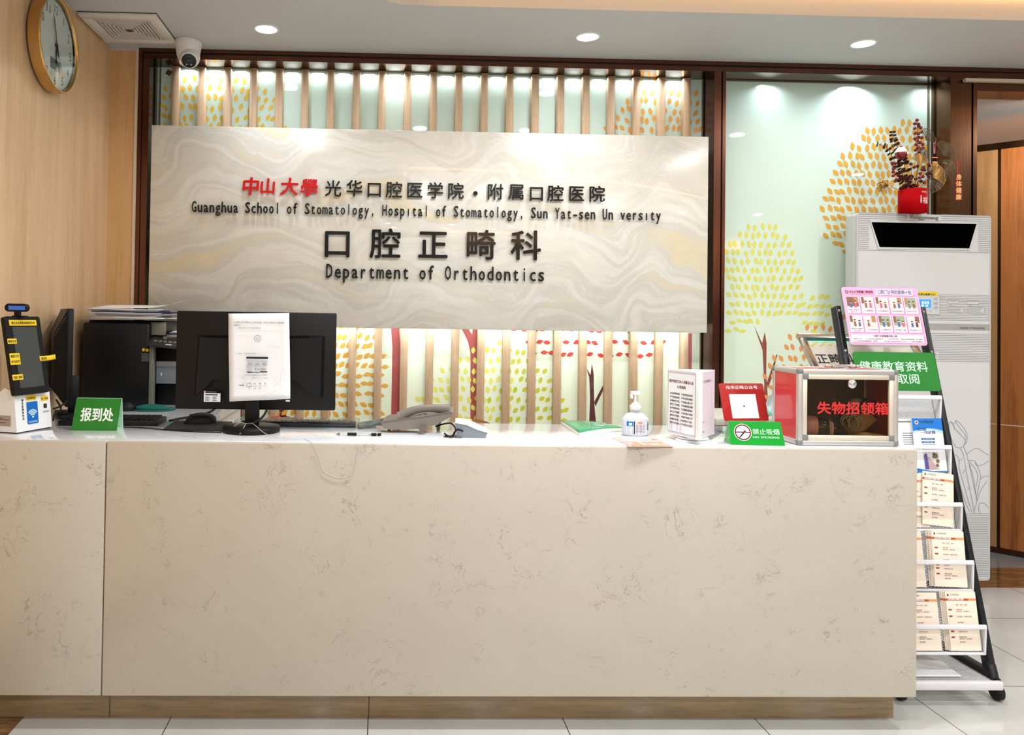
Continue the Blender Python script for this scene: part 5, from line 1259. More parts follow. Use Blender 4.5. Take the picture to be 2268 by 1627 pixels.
Pt = at(1766, 739, 'Y', .72); Fpo = fr(Pt, (1, 0, 0), Vector((0, sin(rad(41)), cos(rad(41)))))
po = thing('poster_stand', 'silver framed display poster on a stand behind the brochure rack', 'poster stand', (Pt.x + .22, .75, 0)); pw, phh = .46, .245
q = MB(Fpo).mat('steel')
for x0, x1, y0, y1 in ((0, pw, -.024, 0), (0, pw, -phh, -phh + .024), (0, .024, -phh + .024, -.024), (pw - .024, pw, -phh + .024, -.024)): q.box(x0, x1, y0, y1, -.012, .006, .003)
q.build('frame', po)
q = MB(Fpo).mat('board_white'); q.box(.022, pw - .022, -phh + .022, -.022, -.010, -.002); q.mat('teal_foam'); q.rect(.024, pw - .024, -.034, -.024, -.0014); q.mat('tissue_teal'); q.rect(.05, pw - .024, -.042, -.034, -.0014)
q.mat('leaf_lime')
for k in range(9): q.flat(ell(.028 + .012 * k, -.042 - .008 * ((k * 5) % 3) + .0006 * k, .006, .004), -.001)
q.mat('ink'); pp = loc2(1850, 800, Fpo); q.text('正畸科普', pp[0] + .030, pp[1] - .006, .052, -.0008, fit=.195, off=.012); q.build('poster', po)
q = MB().mat('steel'); c2 = Fpo @ Vector((pw / 2, -phh / 2, -.013)); q.tube([c2, (c2.x, c2.y + .06, c2.z - .10), (c2.x, c2.y + .06, .012)], .014, 12); q.build('pole', po)
q = MB(T3(c2.x, c2.y + .06, 0)).mat('steel'); q.lathe([(0, .0005), (.14, .0005), (.142, .004), (.13, .010), (0, .014)], 36); q.build('base', po)

# ================================================================== BROCHURE RACK
YR0, YR1, LN = .205, .54, None
lo_p = Vector((2.0, .215, .14)); hi_p = Vector((2.0, .54, 1.297))
yv = (hi_p - lo_p).normalized(); RX0, RX1 = 1.708, 2.035
Fr = fr((RX0, lo_p.y, lo_p.z), (1, 0, 0), yv); RW = RX1 - RX0
rk = thing('brochure_rack', 'black and white wheeled wire mesh brochure rack at the right end of the desk', 'brochure rack', (1.87, .3, 0))
def rl(u, v, z=0): return loc2(u, v, Fr, z)
HU = rl(1860, 675)[1]; PZ = .038
xl = rl(1861, 700, -.006)[0] - .010; xr = rl(2048, 700, -.006)[0] - .008
RWP = .009 + (rl(2090, 930, PZ)[0] + rl(2128, 1117, PZ)[0] + rl(2167, 1306, PZ)[0]) / 3
for x in (xl, xr):
    q = MB(Fr).mat('black_metal'); q.box(x, x + .020, -.045, HU, -.045, -.006, .004); q.build('upright', rk)
    xw = RX0 + x + .010
    q = MB().mat('black_metal'); pA = Fr @ Vector((x + .01, -.03, -.025)); q.tube([pA, (xw, pA.y - .006, .10), (xw, pA.y - .02, .060)], .017, 10); q.build('front_foot', rk)
    q = MB().mat('black_metal'); q.tube([(xw, pA.y - .02, .070), (xw, .62, .070)], .018, 10); q.build('base_rail', rk)
    for yy in (pA.y - .035, .60):
        q = MB(T3(xw, yy, 0)).mat('black_rubber'); q.M = q.M @ Matrix.Rotation(rad(90), 4, 'Y'); q.lathe([(0, -.013), (.020, -.013), (.026, -.008), (.026, .008), (.020, .013), (0, .013)], 22, (-.0268, 0)); q.M = T3(xw, yy, 0); q.mat('black_plastic'); q.box(-.008, .008, -.006, .006, .045, .07); q.build('caster', rk)
q = MB().mat('rack_white'); q.box(RX0 + .004, RX1 - .006, .150, .168, .052, .078, .003); q.build('base_bar', rk); q = MB().mat('rack_white'); q.box(RX0 + .004, RX1 - .006, .60, .615, .055, .075, .003); q.build('base_bar', rk)
def wire(mb, F, x0, x1, y0, y1, z, pit=.0135, wd=.0016):
    mb.M = F; mb.mat('wire_white'); w_, h_ = x1 - x0, y1 - y0
    for sgn in (1, -1):
        k = -h_ * 1.6
        while k < w_:
            a0, b0, a1, b1 = k, 0.0, k + h_ * 1.6, h_
            if sgn < 0: a0, a1 = w_ - a0, w_ - a1
            # clip
            P_ = []
            d = Vector((a1 - a0, b1 - b0)); t0, t1 = 0, 1
            if abs(d.x) > 1e-9:
                ta, tb = (0 - a0) / d.x, (w_ - a0) / d.x; t0, t1 = max(t0, min(ta, tb)), min(t1, max(ta, tb))
            if t1 > t0 + 1e-3:
                s_, e_ = (a0 + d.x * t0, b0 + d.y * t0), (a0 + d.x * t1, b0 + d.y * t1); n_ = Vector((-d.y, d.x)).normalized() * wd / 2
                q4 = [(x0 + s_[0] + n_.x, y0 + s_[1] + n_.y), (x0 + e_[0] + n_.x, y0 + e_[1] + n_.y), (x0 + e_[0] - n_.x, y0 + e_[1] - n_.y), (x0 + s_[0] - n_.x, y0 + s_[1] - n_.y)]
                mb.add([(a, b, z + .0004) for a, b in q4] + [(a, b, z - .0004) for a, b in q4], [(0, 1, 2, 3), (7, 6, 5, 4), (0, 4, 5, 1), (2, 6, 7, 3)])
            k += pit
# tiers: (v of the top of the mesh back, v of the mid rail, v of the bottom rail) at the right edge of the rack
FLOORS = []
TIERS = ((872, None, 930), (930, 990, 1050), (1050, 1117, 1173), (1175, 1245, 1306), (1310, 1388, 1446))
for i, (va_, vm_, vb_) in enumerate(TIERS):
    yt, yb_ = rl(2060 + .2 * (va_ - 870), va_, .012)[1], rl(2060 + .2 * (vb_ - 870), vb_, .012)[1]
    FLOORS.append(yb_ + .004)
    q = MB(); wire(q, Fr, .006, RWP - .010, yb_ - .004, yt - .01, -.005); q.build('mesh_back', rk)
    ym = rl(2060 + .2 * (vm_ - 870), vm_, PZ)[1] if vm_ else rl(2060, 880, PZ)[1]
    q = MB(Fr).mat('rack_white'); q.box(.002, RWP - .004, yb_ - .006, yb_ + .003, -.006, .014, .0015)
    q.box(.002, RWP - .004, ym - .0075, ym + .0075, PZ - .002, PZ + .005, .002)
    for x in (.002, RWP - .010):
        q.add([(x, yb_ - .004, .006), (x + .006, yb_ - .004, .006), (x + .006, yb_ - .004, .014), (x, yb_ - .004, .014), (x, ym, PZ - .002), (x + .006, ym, PZ - .002), (x + .006, ym, PZ + .004), (x, ym, PZ + .004)], [(0, 1, 2, 3), (7, 6, 5, 4), (0, 4, 5, 1), (1, 5, 6, 2), (2, 6, 7, 3), (3, 7, 4, 0)])
        q.add([(x + .002, yb_, -.005), (x + .002, yb_, .010), (x + .002, ym, PZ), (x + .002, ym, -.005), (x + .0035, yb_, -.005), (x + .0035, yb_, .010), (x + .0035, ym, PZ), (x + .0035, ym, -.005)], [(0, 1, 2, 3), (7, 6, 5, 4), (0, 4, 5, 1), (1, 5, 6, 2), (2, 6, 7, 3), (3, 7, 4, 0)])
    q.build('pocket', rk)
q = MB(); wire(q, fr((RX0, .165, .066), (1, 0, 0), (0, 1, 0)), .012, RW - .012, 0, .44, 0); q.build('mesh_tray', rk)
for y_ in (HU - .02, HU - .175):
    q = MB(Fr).mat('steel')
    for x in (xl + .01, xr + .01): q.M = Fr @ T3(x, y_, -.006); q.lathe([(.006, 0), (.0055, .002), (0, .003)], 14)
    q.build('bolt', rk)
# green header panel
gp = [rl(u, v, .012) for u, v in ((1888, 780), (2066, 779), (2083, 866))]
gx0, gx1, gy1, gy0 = .012, gp[1][0] + .004, (gp[0][1] + gp[1][1]) / 2, gp[2][1]
gx0 = gp[0][0]
q = MB(Fr).mat('sign_green_deep'); q.prism(rrect(gx0, gx1, gy0, gy1, .012), .009, .012); gpn = q.build('green_panel', rk)
q = MB(Fr).mat('pale_green')
p = rl(1981, 820, .0125); ew = rl(2056, 820, .0125)[0] - rl(1906, 820, .0125)[0]; q.text('健康教育资料', p[0], p[1], .040, .0124, fit=ew, off=.012)
p = rl(2037, 848, .0125); q.text('免费取阅', p[0], p[1], .040, .0124, 'R', fit=ew * .66, off=.012); q.build('panel_lettering', gpn)

# ------------------------------------------------------------------ pink poster card in a clear holder
pk = [rl(u, v, .024) for u, v in ((1862, 633.6), (2032, 637.6), (2057, 764.6), (1886, 762))]
kx0, kx1, ky0, ky1 = (pk[0][0] + pk[3][0]) / 2, (pk[1][0] + pk[2][0]) / 2, (pk[2][1] + pk[3][1]) / 2, (pk[0][1] + pk[1][1]) / 2
pc = thing('poster_card', 'pink poster card with ten small pictures at the top of the brochure rack', 'poster', Fr @ Vector(((kx0 + kx1) / 2, ky0, .02)))
W_, H_ = kx1 - kx0, ky1 - ky0
Fpk = Fr @ T3(kx0, ky0, 0)
q = MB(Fpk).mat('clear_plastic'); q.prism(rrect(-.002, W_ + .002, -.006, H_ + .002, .012), .013, .019); q.build('clear_holder', pc)
q = MB(Fpk).mat('pink_card'); q.prism(rrect(0, W_, 0, H_, .011), .0195, .0205); q.build('card', pc)
q = MB(Fpk); z0 = .0208
q.mat('sign_red'); q.flat(ell(W_ * .065, H_ * .91, .0068, .0068, 20), z0); q.mat('sign_white'); q.flat([(W_ * .065 - .003, H_ * .91 + .002), (W_ * .065, H_ * .91 - .004), (W_ * .065 + .003, H_ * .91 + .002)], z0 + .0003)
q.mat('ink_maroon'); q.text('中山大学附属口腔医院', W_ * .10, H_ * .895, .012, z0, 'L', fit=W_ * .31, off=.03); q.mat('ink_maroon'); q.text('Hospital of Stomatology, Sun Yat-sen University', W_ * .10, H_ * .865, .0045, z0, 'L', fit=W_ * .31)
q.mat('pink_deep'); q.rect(W_ * .455, W_ * .945, H_ * .85, H_ * .955, z0); q.mat('pink_pale'); q.rect(W_ * .445, W_ * .935, H_ * .86, H_ * .965, z0 + .0003)
q.mat('ink_blue'); q.text('口腔门诊预防跌倒十知', W_ * .69, H_ * .885, .0185, z0 + .0006, fit=W_ * .44, off=.012); q.build('title', pc)
caps = (('高风险人员请告知', '医护人员'), '上下牙椅慢起慢行', '治疗后缓慢坐起', '乘坐平梯扶稳慢走', '环境光线充足', ('高风险人员需有', '家人陪护'), '小心地面湿滑', '上下楼梯抓好扶手', '家长看护好小朋友', '需轮椅请联系工作人员')
bgc = ('print_brown', 'print_room', 'print_room', 'print_room', 'print_sage', 'print_room', 'print_room', 'print_sage', 'print_sage', 'print_room')
figs = (('print_blue', 'print_pink'), ('print_brown', 'print_pink'), ('print_pink', 'print_brown'), ('print_brown', 'print_blue'), ('ink_grey', 'print_brown'), ('print_brown', 'print_blue'), ('print_brown',), ('print_blue', 'print_brown'), ('print_blue', 'print_pink'), ('print_blue', 'ink_maroon'))
for k in range(10):
    cx, cy = k % 5, k // 5; x0 = W_ * (.035 + cx * .189); y1 = H_ * (.825 - cy * .325); ww, hh = W_ * .172, H_ * .285
    q = MB(Fpk).mat('pink_deep'); q.rect(x0 + .003, x0 + ww + .003, y1 - hh - .002, y1 - .004, z0); q.mat('pink_pale'); q.rect(x0, x0 + ww, y1 - hh, y1, z0 + .0003)
    px0, px1, py0, py1 = x0 + ww * .05, x0 + ww * .93, y1 - hh * .70, y1 - hh * .01
    q.mat(bgc[k]); q.rect(px0, px1, py0, py1, z0 + .0006); q.mat('print_wood' if k in (0, 3, 4, 6) else 'print_brown'); q.rect(px0 + ww * (.55 if k % 3 == 0 else .02), px0 + ww * (.86 if k % 3 == 0 else .22), py0 + hh * .3, py1, z0 + .0008)
    q.mat('print_room'); q.rect(px0, px1, py0, py0 + hh * .12, z0 + .0009)
    for f_, fc in enumerate(figs[k]):
        fx = px0 + ww * (.28 + .34 * f_ + .04 * (k % 3)); fy = py0 + hh * .05; hg_ = hh * (.40 if (k + f_) % 3 else .34)
        q.mat(fc); q.flat([(fx - ww * .09, fy), (fx + ww * .09, fy), (fx + ww * .065, fy + hg_ * .72), (fx - ww * .065, fy + hg_ * .72)], z0 + .0012)
        q.mat('print_skin'); q.flat(ell(fx, fy + hg_ * .86, ww * .075, hg_ * .17, 12), z0 + .0014); q.mat('print_hair'); q.flat([(fx - ww * .085, fy + hg_ * .88), (fx + ww * .085, fy + hg_ * .88), (fx + ww * .06, fy + hg_ * 1.06), (fx - ww * .06, fy + hg_ * 1.06)], z0 + .0016)
    q.mat('ink'); cp = caps[k]
    if isinstance(cp, tuple): q.text(cp[0], x0 + ww * .5, y1 - hh * .83, .0055, z0 + .0006, fit=ww * .8); q.text(cp[1], x0 + ww * .5, y1 - hh * .95, .0055, z0 + .0006, fit=ww * .48)
    else: q.text(cp, x0 + ww * .5, y1 - hh * .88, .0055, z0 + .0006, fit=ww * .8)
    q.build('picture_tile', pc)
q = MB(Fpk).mat('pink_deep'); q.rect(W_ * .03, W_ * .975, H_ * .025, H_ * .16, z0); q.mat('pink_pale'); q.rect(W_ * .02, W_ * .965, H_ * .035, H_ * .175, z0 + .0003); q.mat('ink')
q.text('口腔门诊跌倒高风险人群', W_ * .47, H_ * .135, .0085, z0 + .0006, fit=W_ * .30, off=.02)
for x, y, tx, wd in ((.04, .09, '•年龄≥65岁', .12), (.21, .09, '•6个月内有2次跌倒经历', .22), (.50, .09, '•存在步态不稳、下肢关节和肌肉疼痛、视力障碍', .44), (.04, .05, '•24小时内使用过镇静镇痛、安眠药', .32), (.44, .05, '•在牙椅上连续治疗时间>2小时', .29), (.79, .05, '•自觉有需要者', .15)): q.text(tx, W_ * x, H_ * y, .0058, z0 + .0006, 'L', fit=W_ * wd)
q.build('risk_list', pc)

# ------------------------------------------------------------------ brochures
def brochure_blue(F, w_, h_):
    q = MB(F).mat('paper'); q.box(0, w_, 0, h_, -.0012, 0); q.mat('book_blue'); n = 14
    q.flat([(0, h_)] + [(0, h_ * .76)] + [(w_ * i / n, h_ * (.76 + .055 * sin(pi * i / n * .95))) for i in range(n + 1)] + [(w_, h_)], .0004)
    q.mat('book_pale'); q.flat([(w_ * i / n, h_ * (.76 + .055 * sin(pi * i / n * .95))) for i in range(n + 1)] + [(w_ * i / n, h_ * (.715 + .07 * sin(pi * i / n))) for i in range(n, -1, -1)], .0004)
    q.mat('sign_white'); q.flat(ell(w_ * .15, h_ * .925, w_ * .06, w_ * .06, 20), .0007); q.mat('sign_red'); q.flat(ell(w_ * .15, h_ * .925, w_ * .036, w_ * .036, 16), .0010)
    q.mat('book_navy'); q.text('中山大学附属口腔医院', w_ * .26, h_ * .915, .011, .0007, 'L', fit=w_ * .46, off=.02); q.text('口腔正畸科', w_ * .15, h_ * .775, .012, .0007, 'L', fit=w_ * .30, off=.02); q.text('——门诊治疗须知', w_ * .24, h_ * .715, .012, .0007, 'L', fit=w_ * .50, off=.02)
    for k in range(4): q.mat('book_navy'); q.rect(w_ * .25, w_ * .70, h_ * (.60 - k * .06), h_ * (.632 - k * .06), .0006); q.mat('book_pale'); q.text('预防保健与治疗', w_ * .475, h_ * (.606 - k * .06), .008, .0009, fit=w_ * .36)
    q.mat('print_room'); q.rect(w_ * .25, w_ * .76, h_ * .05, h_ * .37, .0006); q.mat('building_violet'); q.flat([(w_ * .27, h_ * .05), (w_ * .40, h_ * .05), (w_ * .38, h_ * .33), (w_ * .33, h_ * .35), (w_ * .27, h_ * .31)], .0009); q.mat('building_pink'); q.flat([(w_ * .40, h_ * .05), (w_ * .70, h_ * .05), (w_ * .52, h_ * .22), (w_ * .39, h_ * .30)], .0009)
    q.mat('tree_olive')
    for x, y, r in ((.66, .30, .08), (.60, .33, .05), (.71, .20, .06), (.58, .28, .04), (.68, .12, .05)): q.flat(ell(w_ * x, h_ * y, w_ * r, w_ * r * 1.1, 10), .0011)
    q.mat('book_blue'); q.flat([(0, 0), (w_, 0), (w_, h_ * .02), (w_ * .5, h_ * .015), (0, h_ * .07)], .0006); return q
def leaflet(F, w_, h_):
    q = MB(F).mat('paper_cream'); q.box(0, w_, 0, h_, -.0006, 0); q.mat('band_orange'); q.rect(0, w_ * .74, h_ * .845, h_ * .885, .0003); q.mat('band_peach'); q.rect(w_ * .74, w_, h_ * .845, h_ * .885, .0003)
    q.mat('paper'); q.text('口腔正畸科正畸就诊流程', w_ * .07, h_ * .855, .0085, .0006, 'L', fit=w_ * .52, off=.02); q.mat('ink_maroon'); q.flat(ell(w_ * .09, h_ * .945, .0028, .004, 12), .0004); q.mat('ink_grey'); q.text('中山大学附属口腔医院', w_ * .15, h_ * .937, .0062, .0004, 'L', fit=w_ * .30)
    for k, (y, big) in enumerate(((.78, 0), (.69, 1), (.58, 0), (.48, 0), (.385, 0), (.325, 0), (.225, 1), (.15, 0))):
        q.mat('band_peach'); hh = h_ * (.042 if big else .026); ww = w_ * (.54 if big else (.32, .5)[k % 3 == 2]); o_ = rrect(w_ * .29, w_ * .29 + ww, h_ * y - hh, h_ * y + hh * .4, .003, 3); i_ = [(a + (w_ * .29 + ww / 2 - a) * .012, b + (h_ * y - hh * .3 - b) * .04) for a, b in o_]; ring(q, o_, i_, .0003)
        q.mat('ink_maroon'); q.text(('挂号、候诊、签到', '首次就诊', '初诊接诊、检查及方案', '拍片取模', '复诊预约', '制定矫治计划', '戴用矫治器', '随访保持')[k], w_ * .32, h_ * y - hh * (.08 if big else .5), .0048, .0005, 'L')
        if big: q.text('每次约诊，按时复诊', w_ * .32, h_ * y - hh * .80, .0048, .0005, 'L')
        if k in (1, 2, 4, 5, 6): q.mat('band_orange'); q.prism(rrect(w_ * .06, w_ * .17, h_ * y - h_ * .010, h_ * y + h_ * .016, .0015, 3), .0002, .0005); q.mat('ink_maroon'); q.text('第%d步' % ((k % 4) + 1), w_ * .115, h_ * y - h_ * .004, .005, .0008, fit=w_ * .085)
    return q
def onrack(uTL, vTL, uTR, vTR, vB, z):
    a = rl(uTL, vTL, z); b = rl(uTR, vTR, z); sh = max(0, b[0] - (RWP - .016)); a = (a[0] - sh, a[1]); b = (b[0] - sh, b[1]); F = Fr @ T3(0, 0, z); xd = Fr.to_3x3() @ Vector((b[0] - a[0], b[1] - a[1], 0)); L = (Vector(a) - Vector(b)).length
    yb0 = [t_ for t_ in FLOORS if t_ < a[1] - .05][-1] if False else max(t_ for t_ in FLOORS if t_ < a[1] - .09); hgt = a[1] - yb0 - .002 - max(0, (a[1] - b[1])); up = Fr.to_3x3() @ Vector((-(b[1] - a[1]), b[0] - a[0], .115 * L)); o = F @ Vector((a[0], a[1], 0)) - up.normalized() * hgt
    return fr(o, xd, up), L, hgt
def stack(kind, uTL, vTL, uTR, vTR, vB, z, n, lab1, lab2, group, name, dx=(.0008, 0), pitch=.0026):
    F, L, hgt = onrack(uTL, vTL, uTR, vTR, vB, z); o0 = F @ Vector((0, 0, 0))
    q = kind(F, L, hgt); o = single(name, q, lab1, 'brochure', o0, group)
    rs = random.Random(int(vTL))
    for k in range(1, n):
        c = o.copy(); COL.objects.link(c); d = F.to_3x3() @ Vector((dx[0] * k + rs.uniform(-.0012, .0012), dx[1] * k + rs.uniform(-.001, .001), -pitch * k)); c.location = o.location + d; c['label'] = lab2
    return o
G_ = 'brochures in the wire rack'
stack(brochure_blue, 2026, 926.5, 2092, 926.5, 1045, .033, 4, 'front blue and white booklet in the pocket below the green panel', 'blue and white booklet tucked behind the front one below the green panel', 'blue booklets in the second rack pocket', 'booklet', dx=(.0012, 0), pitch=.003)
def text_sheet(F, w_, h_):
    q = MB(F).mat('paper_grey'); q.box(0, w_, 0, h_, -.0006, 0); q.mat('paper'); q.rect(.0, w_, 0, h_, .0002); q.mat('ink_grey')
    for k in range(16): q.rect(w_ * .2, w_ * (.92 - .12 * (k % 3 == 2)), h_ * (.78 - k * .045), h_ * (.795 - k * .045), .0004)
    return q
stack(text_sheet, 1985, 936, 2040, 936, 1045, .022, 1, 'white sheet of printed text left of the blue booklets', '', 'text sheets', 'leaflet')
stack(leaflet, 2048, 1042, 2114, 1050, 1170, .034, 3, 'tilted cream leaflet with orange band, front one of the third pocket', 'cream leaflet behind the tilted one in the third pocket', 'leaflets in the third rack pocket', 'leaflet', dx=(.004, -.001), pitch=.003)
stack(leaflet, 1985, 1049, 2047, 1049, 1170, .026, 2, 'cream leaflet half hidden by the desk corner in the third pocket', 'cream leaflet half hidden by the desk corner in the third pocket', 'leaflets in the third pocket beside the desk', 'leaflet', dx=(-.004, 0))
stack(leaflet, 2081, 1174, 2152, 1177, 1303, .034, 8, 'front cream leaflet of the thick stack in the fourth pocket', 'cream leaflet inside the thick stack of the fourth pocket', 'leaflets in the fourth rack pocket', 'leaflet', dx=(-.0016, 0), pitch=.0016)
stack(leaflet, 1968, 1176, 2039, 1176, 1303, .030, 2, 'cream leaflet mostly hidden behind the desk end in the fourth pocket', 'cream leaflet mostly hidden behind the desk end in the fourth pocket', 'leaflets in the fourth pocket beside the desk', 'leaflet')
stack(leaflet, 2110, 1310, 2177, 1310, 1441, .034, 8, 'front cream leaflet of the right stack in the lowest pocket', 'cream leaflet inside the right stack of the lowest pocket', 'leaflets in the lowest rack pocket, right stack', 'leaflet', dx=(-.0018, 0), pitch=.0016)
stack(leaflet, 2004, 1312, 2073, 1312, 1441, .034, 4, 'front cream leaflet beside the desk end in the lowest pocket', 'cream leaflet behind the front one beside the desk end in the lowest pocket', 'leaflets in the lowest pocket beside the desk', 'leaflet', pitch=.0016)
q = MB(); q.mat('paper'); a_ = [at(u, v, 'Z', .0715) for u, v in ((1990, 1497), (2130, 1497), (2085, 1462), (1990, 1458))]
q.add([p + Vector((0, 0, h)) for h in (-.001, 0) for p in a_], [(0, 3, 2, 1), (4, 5, 6, 7)] + [(i, (i + 1) % 4, 4 + (i + 1) % 4, 4 + i) for i in range(4)]); single('paper_sheet', q, 'large white paper sheet lying on the bottom tray of the brochure rack', 'paper sheet', a_[0])

# ================================================================== AIR STERILISER CABINET
YA = 1.075; Fac = fr((0, YA, 0), (1, .042, 0), (0, 0, 1))
c = [loc2(u, v, Fac) for u, v in ((1898, 470), (2195, 479), (2192.5, 1285))]
ax0, ax1, az1, az0 = c[0][0], (c[1][0] + c[2][0]) / 2, (c[0][1] + c[1][1]) / 2, c[2][1]
ac = thing('air_steriliser', 'tall white floor-standing air steriliser cabinet with tulip line drawing', 'air steriliser', Fac @ Vector(((ax0 + ax1) / 2, 0, -.07)))
Fac = Fac @ T3(ax0, 0, 0); AW = ax1 - ax0
def al(u, v, z=0.0): return loc2(u, v, Fac, z)
def zA(v, u=2120): return al(u, v)[1]
q = MB(Fac).mat('ac_side'); q.box(-.004, AW, az0, az1 - .002, -.080, -.012, .012, 3); q.build('shell', ac)
q = MB(Fac).mat('ac_side'); q.box(.05, AW - .05, az0 + .03, az1 - .02, -.155, -.075); q.build('rear_housing', ac)
q = MB(Fac).mat('ac_white'); q.prism(rrect(0, AW, az0, az1, .014, 5), -.013, 0); q.mat('ac_line'); ring(q, rrect(.0045, AW - .0045, az0 + .0045, az1 - .0045, .010, 5), rrect(.0058, AW - .0058, az0 + .0058, az1 - .0058, .009, 5), .0006); q.build('front_panel', ac)
op = [al(u, v) for u, v in ((1929, 492), (2161, 496), (2145, 550), (1947, 547))]
def lines(z_top, z_bot, n, name, x0=.008, x1=None, holes=()):
    q = MB(Fac).mat('ac_line'); x1 = AW - .008 if x1 is None else x1
    for k in range(n):
        z = z_top + (z_bot - z_top) * k / (n - 1); seg = [(x0, x1)]
        for (a, b, lo, hi) in holes:
            if lo < z < hi:
                ns_ = []
                for (p, r) in seg:
                    if b <= p or a >= r: ns_.append((p, r)); continue
                    if a > p: ns_.append((p, a))
                    if b < r: ns_.append((b, r))
                seg = ns_
        for (p, r) in seg: q.box(p, r, z - .0010, z + .0010, .0003, .0009)
    return q.build(name, ac)
lx0, lx1 = al(2007, 480)[0], al(2085, 480)[0]; lz = zA(482, 2046)
lines(zA(476), zA(558), 21, 'upper_grille_lines', holes=((op[0][0] - .01, op[1][0] + .012, op[2][1] - .012, op[0][1] + .014), (lx0, lx1, lz - .018, lz + .018)))
q = MB(Fac).mat('ac_side'); o8 = [(p[0] + dx, p[1] + dz) for p, dx, dz in zip(op, (-.009, .009, .006, -.006), (.009, .009, -.009, -.009))]; q.prism(o8, .0004, .004); q.build('outlet_rim', ac)
q = MB(Fac).mat('outlet_black'); q.prism(op, .002, .0046); q.build('outlet_window', ac)
q = MB(Fac).mat('ac_side'); q.prism(rrect(lx0, lx1, lz - .014, lz + .014, .003), .0004, .003); q.mat('steel'); q.text('Kanggewang', (lx0 + lx1) / 2, lz - .007, .024, .0032, fit=(lx1 - lx0) * .78, ext=.0012, off=.012); q.build('maker_plate', ac)
pnx = al(2081, 654)[0]; pz1, pz0 = zA(654, 2080), zA(697, 2080); c1 = al(2098, 665)[0]; c2_ = al(2124, 672)[0]; c3 = al(2141, 665)[0]; c4 = al(2168, 672)[0]
hol = [(-1, pnx, pz0, pz1 + .012), (c1, c2_, zA(672), zA(664)), (c1 + .002, al(2134, 690)[0], zA(693), zA(679)), (c3, c4, zA(673), zA(664)), (c3 + .006, al(2180, 690)[0], zA(694), zA(679))]
lines(zA(653), zA(709), 17, 'middle_grille_lines', holes=hol)
q = MB(Fac).mat('ac_line')
for (x0, x1, z0_, z1_) in [h for h in hol[1:]]:
    ring(q, rrect(x0, x1, z0_, z1_, .002, 3), rrect(x0 + .0014, x1 - .0014, z0_ + .0014, z1_ - .0014, .0012, 3), .0008)
    for k in range(1 if z1_ - z0_ < .02 else 4): q.rect(x0 + .004, x1 - .008 - .006 * (k % 3), (z1_ - .006 - k * .0062) - .0008, z1_ - .0045 - k * .0062, .0008)
for xx in (c1 + .012, c3 + .012): stroke(q, [(xx + .006, zA(679)), (xx, zA(674)), (xx + .022, zA(679))], .0012, .0008)
q.build('printed_notes', ac)
px0 = pnx - .13
q = MB(Fac).mat('ac_side'); q.prism(rrect(px0, pnx, pz0, pz1, .004), .0004, .0022); q.mat('ac_line'); ring(q, rrect(px0, pnx, pz0, pz1, .004), rrect(px0 + .0014, pnx - .0014, pz0 + .0014, pz1 - .0014, .003), .0026); cpn = q.build('control_panel', ac)
q = MB(Fac).mat('lcd_blue'); q.rect(px0 + .02, pnx - .044, zA(681, 2050), zA(663, 2050), .0026); q.mat('lcd_white')
zq = zA(670, 2050)
for k in range(3): q.rect(pnx - .088 + k * .013, pnx - .080 + k * .013, zq - .006, zq + .006, .003)
for k in range(2): q.rect(pnx - .090 + k * .02, pnx - .078 + k * .02, zq - .018, zq - .010, .003)
q.build('display', cpn)
for k in range(3):
    z = zA(662 + k * 9.6, 2072); x = al(2071.5, 670)[0]; q = MB(Fac).mat('ac_line'); ring(q, rrect(x - .0085, x + .0085, z - .006, z + .006, .003), rrect(x - .0072, x + .0072, z - .0047, z + .0047, .002), .0027); q.mat('ink_grey'); q.text(('运行', '模式', '风速')[k], x, z - .002, .0058, .0027); q.build('button', cpn)
q = MB(Fac).mat('ac_line'); z = zA(689, 2060); x = al(2060, 689)[0]; ring(q, ell(x, z, .004, .004), ell(x, z, .003, .003), .0027); q.build('power_ring', cpn)
q = MB(Fac).mat('label_yellow'); q.prism(rrect(pnx - .115, al(2076, 650)[0], zA(655, 2060) + .001, zA(646, 2060), .002), .0026, .0031); q.mat('ink'); q.text('本机请勿随意开关！', al(2071, 650)[0], zA(653.5, 2050), .0105, .0034, 'R', fit=.098, off=.02); q.build('warning_label', ac)
q = MB(Fac).mat('ac_band'); q.rect(.0065, AW - .0065, zA(731), zA(717), .0008); q.mat('ink'); p = al(2153, 728.5); q.text('KGW-YYKQXDJ', p[0], p[1], .0125, .0011, fit=al(2180, 728)[0] - al(2126, 728)[0], off=.02); q.build('grey_band', ac)
lines(zA(739), zA(800), 17, 'lower_grille_lines', holes=((al(2060, 785)[0] - .02, al(2078, 785)[0], zA(793, 2060), zA(777, 2060)),))
q = MB(Fac).mat('ac_side'); q.rect(al(2040, 785)[0], al(2077, 785)[0], zA(792, 2060), zA(778, 2060), .0006); q.mat('ink'); p = al(2071, 788); q.text('机', p[0], p[1], .014, .0009); q.build('type_label', ac)
lines(zA(1137), zA(1276), 36, 'base_grille_lines')
q = MB(Fac).mat('art_grey'); u0, v0, sc = 1960, 900, 1 / 3.967
def art(*pts, n=6):
    P2 = bez([(u0 + a * sc, v0 + b * sc, 0) for a, b in pts], n); stroke(q, [al(p.x, p.y) for p in P2], .0024, .0007)
art((690, 345), (705, 300), (660, 240), (620, 200), (590, 150), (575, 130), (560, 160), (570, 230), (590, 300), (620, 350), (660, 362), (690, 345))
art((690, 345), (715, 310), (722, 260), (700, 200), (660, 150), (625, 122), (620, 135), (660, 190), (700, 240), (712, 290)); art((575, 140), (600, 150), (610, 200)); art((600, 150), (620, 140))
art((660, 362), (690, 430), (720, 600), (760, 800), (785, 930)); art((690, 350), (720, 430), (750, 560), (785, 720), (810, 830))
